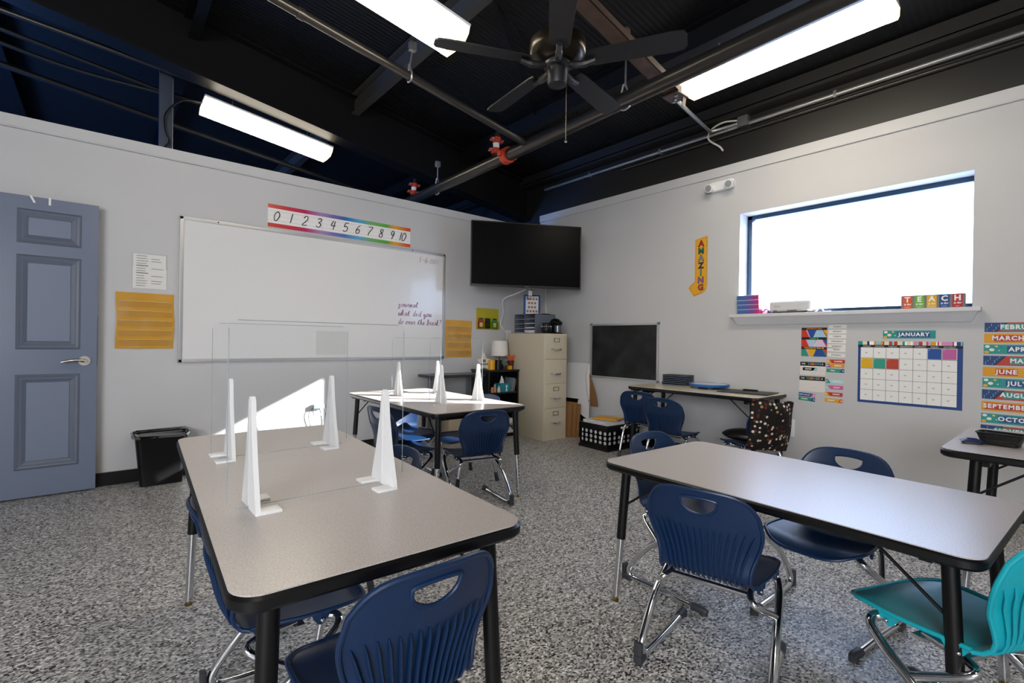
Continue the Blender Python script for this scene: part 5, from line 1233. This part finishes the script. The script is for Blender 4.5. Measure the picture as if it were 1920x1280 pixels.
# ------------------------------------------------------------------ on the wall table
for k in range(6):
    t = thing('tablet', 'dark tablet in the pile on the wall table, %s' % ('lowest', 'second up', 'third up', 'fourth up', 'fifth up', 'top of the pile')[k], 'tablet', (-.105, -2.10, .7205 + k * .0178), 4, 'tablets piled on the wall table')
    mb = MB(); mb.prism(rrect(-.09, .09, -.13, .13, .012, 4), .0, .0155, .003); mb.build('shell', t, BLACKPL)
    mb = MB(); mb.prism(rrect(-.0915, .0915, -.1315, .1315, .012, 4), .0035, .0062); mb.build('edge_trim', t, pm('slate_blue_trim', '#7488ab', .35))
t = thing('turntable_tray', 'round blue-rimmed turntable with pale top on the wall table', 'turntable', (-.17, -2.47, .7205))
mb = MB(); mb.lathe([(0, 0), (.1, 0), (.1, .018), (0, .018)], 32); mb.build('base', t, BLACKPL)
mb = MB(); mb.lathe([(0, .018), (.17, .018), (.18, .026), (.182, .04), (.176, .044), (.168, .040), (0, .040)], 48); mb.build('blue_rim', t, paint('#1660b4', .35))
mb = MB(); mb.lathe([(.0, .0405), (.165, .0405), (.165, .042), (0, .042)], 40); mb.build('pale_top', t, paint('#c3c9cf', .3))
t = thing('clipboard', 'black clipboard lying flat near the end of the wall table', 'clipboard', (-.25, -2.86, .7205), 6)
mb = MB(); mb.bbox(-.16, .16, -.22, .20, 0, .007, .002); mb.build('board', t, pm('black_board_matte', '#15161a', .45)); mb = MB(); mb.bbox(.09, .13, -.06, .06, .007, .02, .004); mb.build('clip', t, BLACKMETAL)
mb = MB(T(-.06, -1.93, .7205)); mb.bbox(-.03, .03, -.05, .03, 0, .022, .004); tag(mb.build('chalk_eraser', mat=BLACKPL), 'black felt eraser at the far end of the wall table', 'eraser')
# cushion and printed cover on the third wall chair
t = thing('seat_cushion', 'round black cushion on the chair with the baseball-print cover', 'cushion', (-.585, -3.02, .366))
mb = MB(); mb.ball((0, 0, .04), .185, .185, .045, 28, 12); mb.build('cushion', t, pm('black_vinyl', '#0b0a0d', .4)); mb = MB(); mb.tube([(.183 * math.cos(a), .183 * math.sin(a), .04) for a in [2 * PI * k / 32 for k in range(32)]], .006, 6, closed=True); mb.build('piping', t, BLACKPL)
t = thing('chair_cover', 'black chair-back cover printed with red and tan baseball gear', 'chair cover', (-.60, -3.05, 0), 62 - 90)
BASE = mat_spots('baseball_print', '#0d0806', ['#5e1c16', '#d9c9a6', '#3a120e', '#6f2a1c', '#b08d57', '#e6dcc8'], 34)
def cover_pt(a, b, face):     # boxy slip draped over the backrest, slightly skewed
    u = (a - .5) * 2; z = .345 + .385 * b - .03 * a + .012 * math.sin(a * 9) * (b > .9)
    y = -.205 - .085 * b + .030 * u * u
    puff = .030 * (1 - abs(u) ** 4) * (1 - abs(2 * b - 1) ** 6) + .005 * math.sin(a * 8 + b * 11)
    return Vector((.178 * u + .012 * math.sin(b * 5), y + face * puff - .004, z))
mb = MB()
for fc in (-1, 1): mb.grid(lambda a, b: cover_pt(a, b, fc), 20, 20)
mb.build('cover', t, BASE, weld=True)
mb = MB(); mb.tube([cover_pt(0, k / 12, 0) for k in range(13)] + [cover_pt((k + 1) / 12, 1, 0) for k in range(12)] + [cover_pt(1, 1 - (k + 1) / 12, 0) for k in range(12)], .006, 6)
mb.build('seam_edge', t, BASE)
t = thing('coral_pouch', 'crumpled coral cloth pouch on the four-legged chair beside the ribbed front chair', 'cloth', (-2.22, -1.62, .358))
mb = MB(); mb.grid(lambda a, b: (-.07 + .14 * a + .015 * math.sin(b * 9), -.08 + .16 * b + .015 * math.sin(a * 11), .05 * (math.sin(PI * a) * math.sin(PI * b)) ** .5 + .012 * math.sin(a * 14 + b * 9) + .014), 16, 16); mb.build('cloth', t, paint('#b5604e', .7), solid=.004)

# ------------------------------------------------------------------ on the near wall table
TZ = .7205
t = thing('wire_basket', 'black wire mesh basket with a few coins on the near wall table', 'basket', (-1.60, -4.575, TZ), -8); t.scale = (.68, .68, .68)
BM = mat_mesh('black_wire_mesh', '#0a0a0c', 260, .34)
mb = MB(); A = rrect(-.055, .055, -.085, .085, .02, 4); R1 = [[mb.v((p[0] * k, p[1] * k, z)) for p in A] for k, z in ((1, .003), (1.3, .075))]
n = len(A)
for i in range(n): mb.f((R1[0][i], R1[0][(i + 1) % n], R1[1][(i + 1) % n], R1[1][i]))
mb.f(R1[0]); mb.build('mesh_side', t, BM, recalc=False)
mb = MB(); mb.tube([(p[0] * 1.3, p[1] * 1.3, .076) for p in A], .005, 8, closed=True); mb.tube([(p[0], p[1], .005) for p in A], .004, 8, closed=True); mb.build('rim', t, BLACKMETAL)
for k in range(5):
    a = thing('coin', 'dull coin lying in the wire mesh basket', 'coin', (-1.60 + (k % 2) * .024 - .012, -4.605 + k * .013, TZ + .0045 + .0026 * (k % 2)), 0, 'coins in the mesh basket')
    mb = MB(); mb.cyl((0, 0, 0), (0, 0, .0022), .0125, 16); mb.build('coin', a, pm('dull_coin', '#8f7a56', .35, metal=.9))
t = thing('board_eraser', 'navy cushion-shaped whiteboard eraser on the near wall table', 'eraser', (-1.655, -4.487, TZ), 18); t.scale = (.6, .6, .75)
mb = MB(); mb.prism(rrect(-.03, .03, -.055, .055, .01, 4), .0, .014, .003); mb.build('felt_base', t, BLACKPL)
mb = MB(); mb.grid(lambda a, b: (-.042 + .084 * a, -.065 + .13 * b, .014 + .02 * (math.sin(PI * a) * math.sin(PI * b)) ** .6), 10, 12); mb.build('grip', t, paint('#1d2c58', .45))
mb = MB(); mb.rect(-.02, .02, -.03, .03, .0347); mb.build('grip_mark', t, paint('#6f86b8', .4), recalc=False)
for i, (x, y, rz) in enumerate(((-1.27, -4.585, 4), (-1.22, -4.74, -6))):
    t = thing('worksheet', ['printed worksheet on the near wall table behind the eraser', 'second printed worksheet on the near wall table behind the basket'][i], 'paper', (x, y, TZ + .0008 * i), rz, 'worksheets')
    mb = MB(); mb.rect(-.14, .14, -.11, .11, .0006); mb.build('sheet', t, PAPER, solid=.0004, recalc=False)
    mb = MB()
    for a in ((-.11, .11, -.08, -.078), (-.11, .11, .078, .08), (-.11, -.108, -.08, .08), (.108, .11, -.08, .08)): mb.rect(a[0], a[1], a[2], a[3], .0012)
    for k in range(5): mb.rect(.06 - k * .035, .064 - k * .035, -.06, .05, .0012)
    mb.build('printed_lines', t, pm('grey_text_print2', '#8b8b90', .6), recalc=False)
# papers on the sunlit table
for i, (x, y, rz, c) in enumerate(((-2.62, -.93, 12, '#d8dfe6'), (-2.72, -.88, -16, '#8fb2cf'), (-2.45, -.90, 25, '#e6e6e6'))):
    mb = MB(T(x, y, .669 + i * .0012) @ RZ(rz)); mb.box(-.12, .12, -.09, .09, 0, .001)
    tag(mb.build('loose_paper', mat=paint(c, .6)), ['pale sheet lying at the far end of the sunlit table', 'light blue sheet at the far end of the sunlit table', 'white sheet near the far bookcase corner of the sunlit table'][i], 'paper', 'sheets on the sunlit table')

# ------------------------------------------------------------------ camera and light
cd = bpy.data.cameras.new('camera'); cam = bpy.data.objects.new('camera', cd); COL.objects.link(cam)
yaw, pit, rol = math.radians(49.919), math.radians(-0.0931), math.radians(0.855)
fw = Vector((math.cos(yaw) * math.cos(pit), math.sin(yaw) * math.cos(pit), math.sin(pit))); rt = Vector((math.sin(yaw), -math.cos(yaw), 0)); up = rt.cross(fw)
r2 = rt * math.cos(rol) + up * math.sin(rol); u2 = up * math.cos(rol) - rt * math.sin(rol)
cam.matrix_world = Matrix(((r2.x, u2.x, -fw.x, -4.6377), (r2.y, u2.y, -fw.y, -4.8181), (r2.z, u2.z, -fw.z, 1.15), (0, 0, 0, 1)))
cd.sensor_width = 36; cd.lens = 908.98 / 1920 * 36; cd.clip_start = 0.02
SC.camera = cam

sd = bpy.data.lights.new('sun', 'SUN'); so = bpy.data.objects.new('sun', sd); COL.objects.link(so)
sd.energy = 32.0; sd.angle = math.radians(0.6); sd.color = (1.0, 0.97, 0.93)
so.rotation_euler = Vector((-3.11, 2.76, -1.56)).to_track_quat('-Z', 'Y').to_euler()
def area(name, loc, to, sx, sy, e, col):
    d = bpy.data.lights.new(name, 'AREA'); d.shape = 'RECTANGLE'; d.size = sx; d.size_y = sy; d.energy = e; d.color = col
    o = bpy.data.objects.new(name, d); COL.objects.link(o); o.location = loc; o.rotation_euler = (Vector(to) - Vector(loc)).to_track_quat('-Z', 'Y').to_euler(); return o
area('daylight_from_rear_windows', (-7.6, -6.6, 1.9), (-2.0, -2.5, 1.0), 2.4, 1.6, 170, (0.95, 0.97, 1.0))  # added fill lamp behind the camera, no window is built there
area('hall_daylight', (-7.9, 3.0, 1.6), (-4.5, 1.6, 3.6), 1.6, 1.2, 180, (0.12, 0.35, 1.0))

w = bpy.data.worlds.new('sky'); SC.world = w; w.use_nodes = True
bg = w.node_tree.nodes['Background']; bg.inputs['Color'].default_value = (0.50, 0.66, 1.0, 1); bg.inputs['Strength'].default_value = 7.0
SC.view_settings.view_transform = 'Standard'; SC.view_settings.look = 'None'
SC.view_settings.exposure = 0.4; SC.view_settings.gamma = 1.0
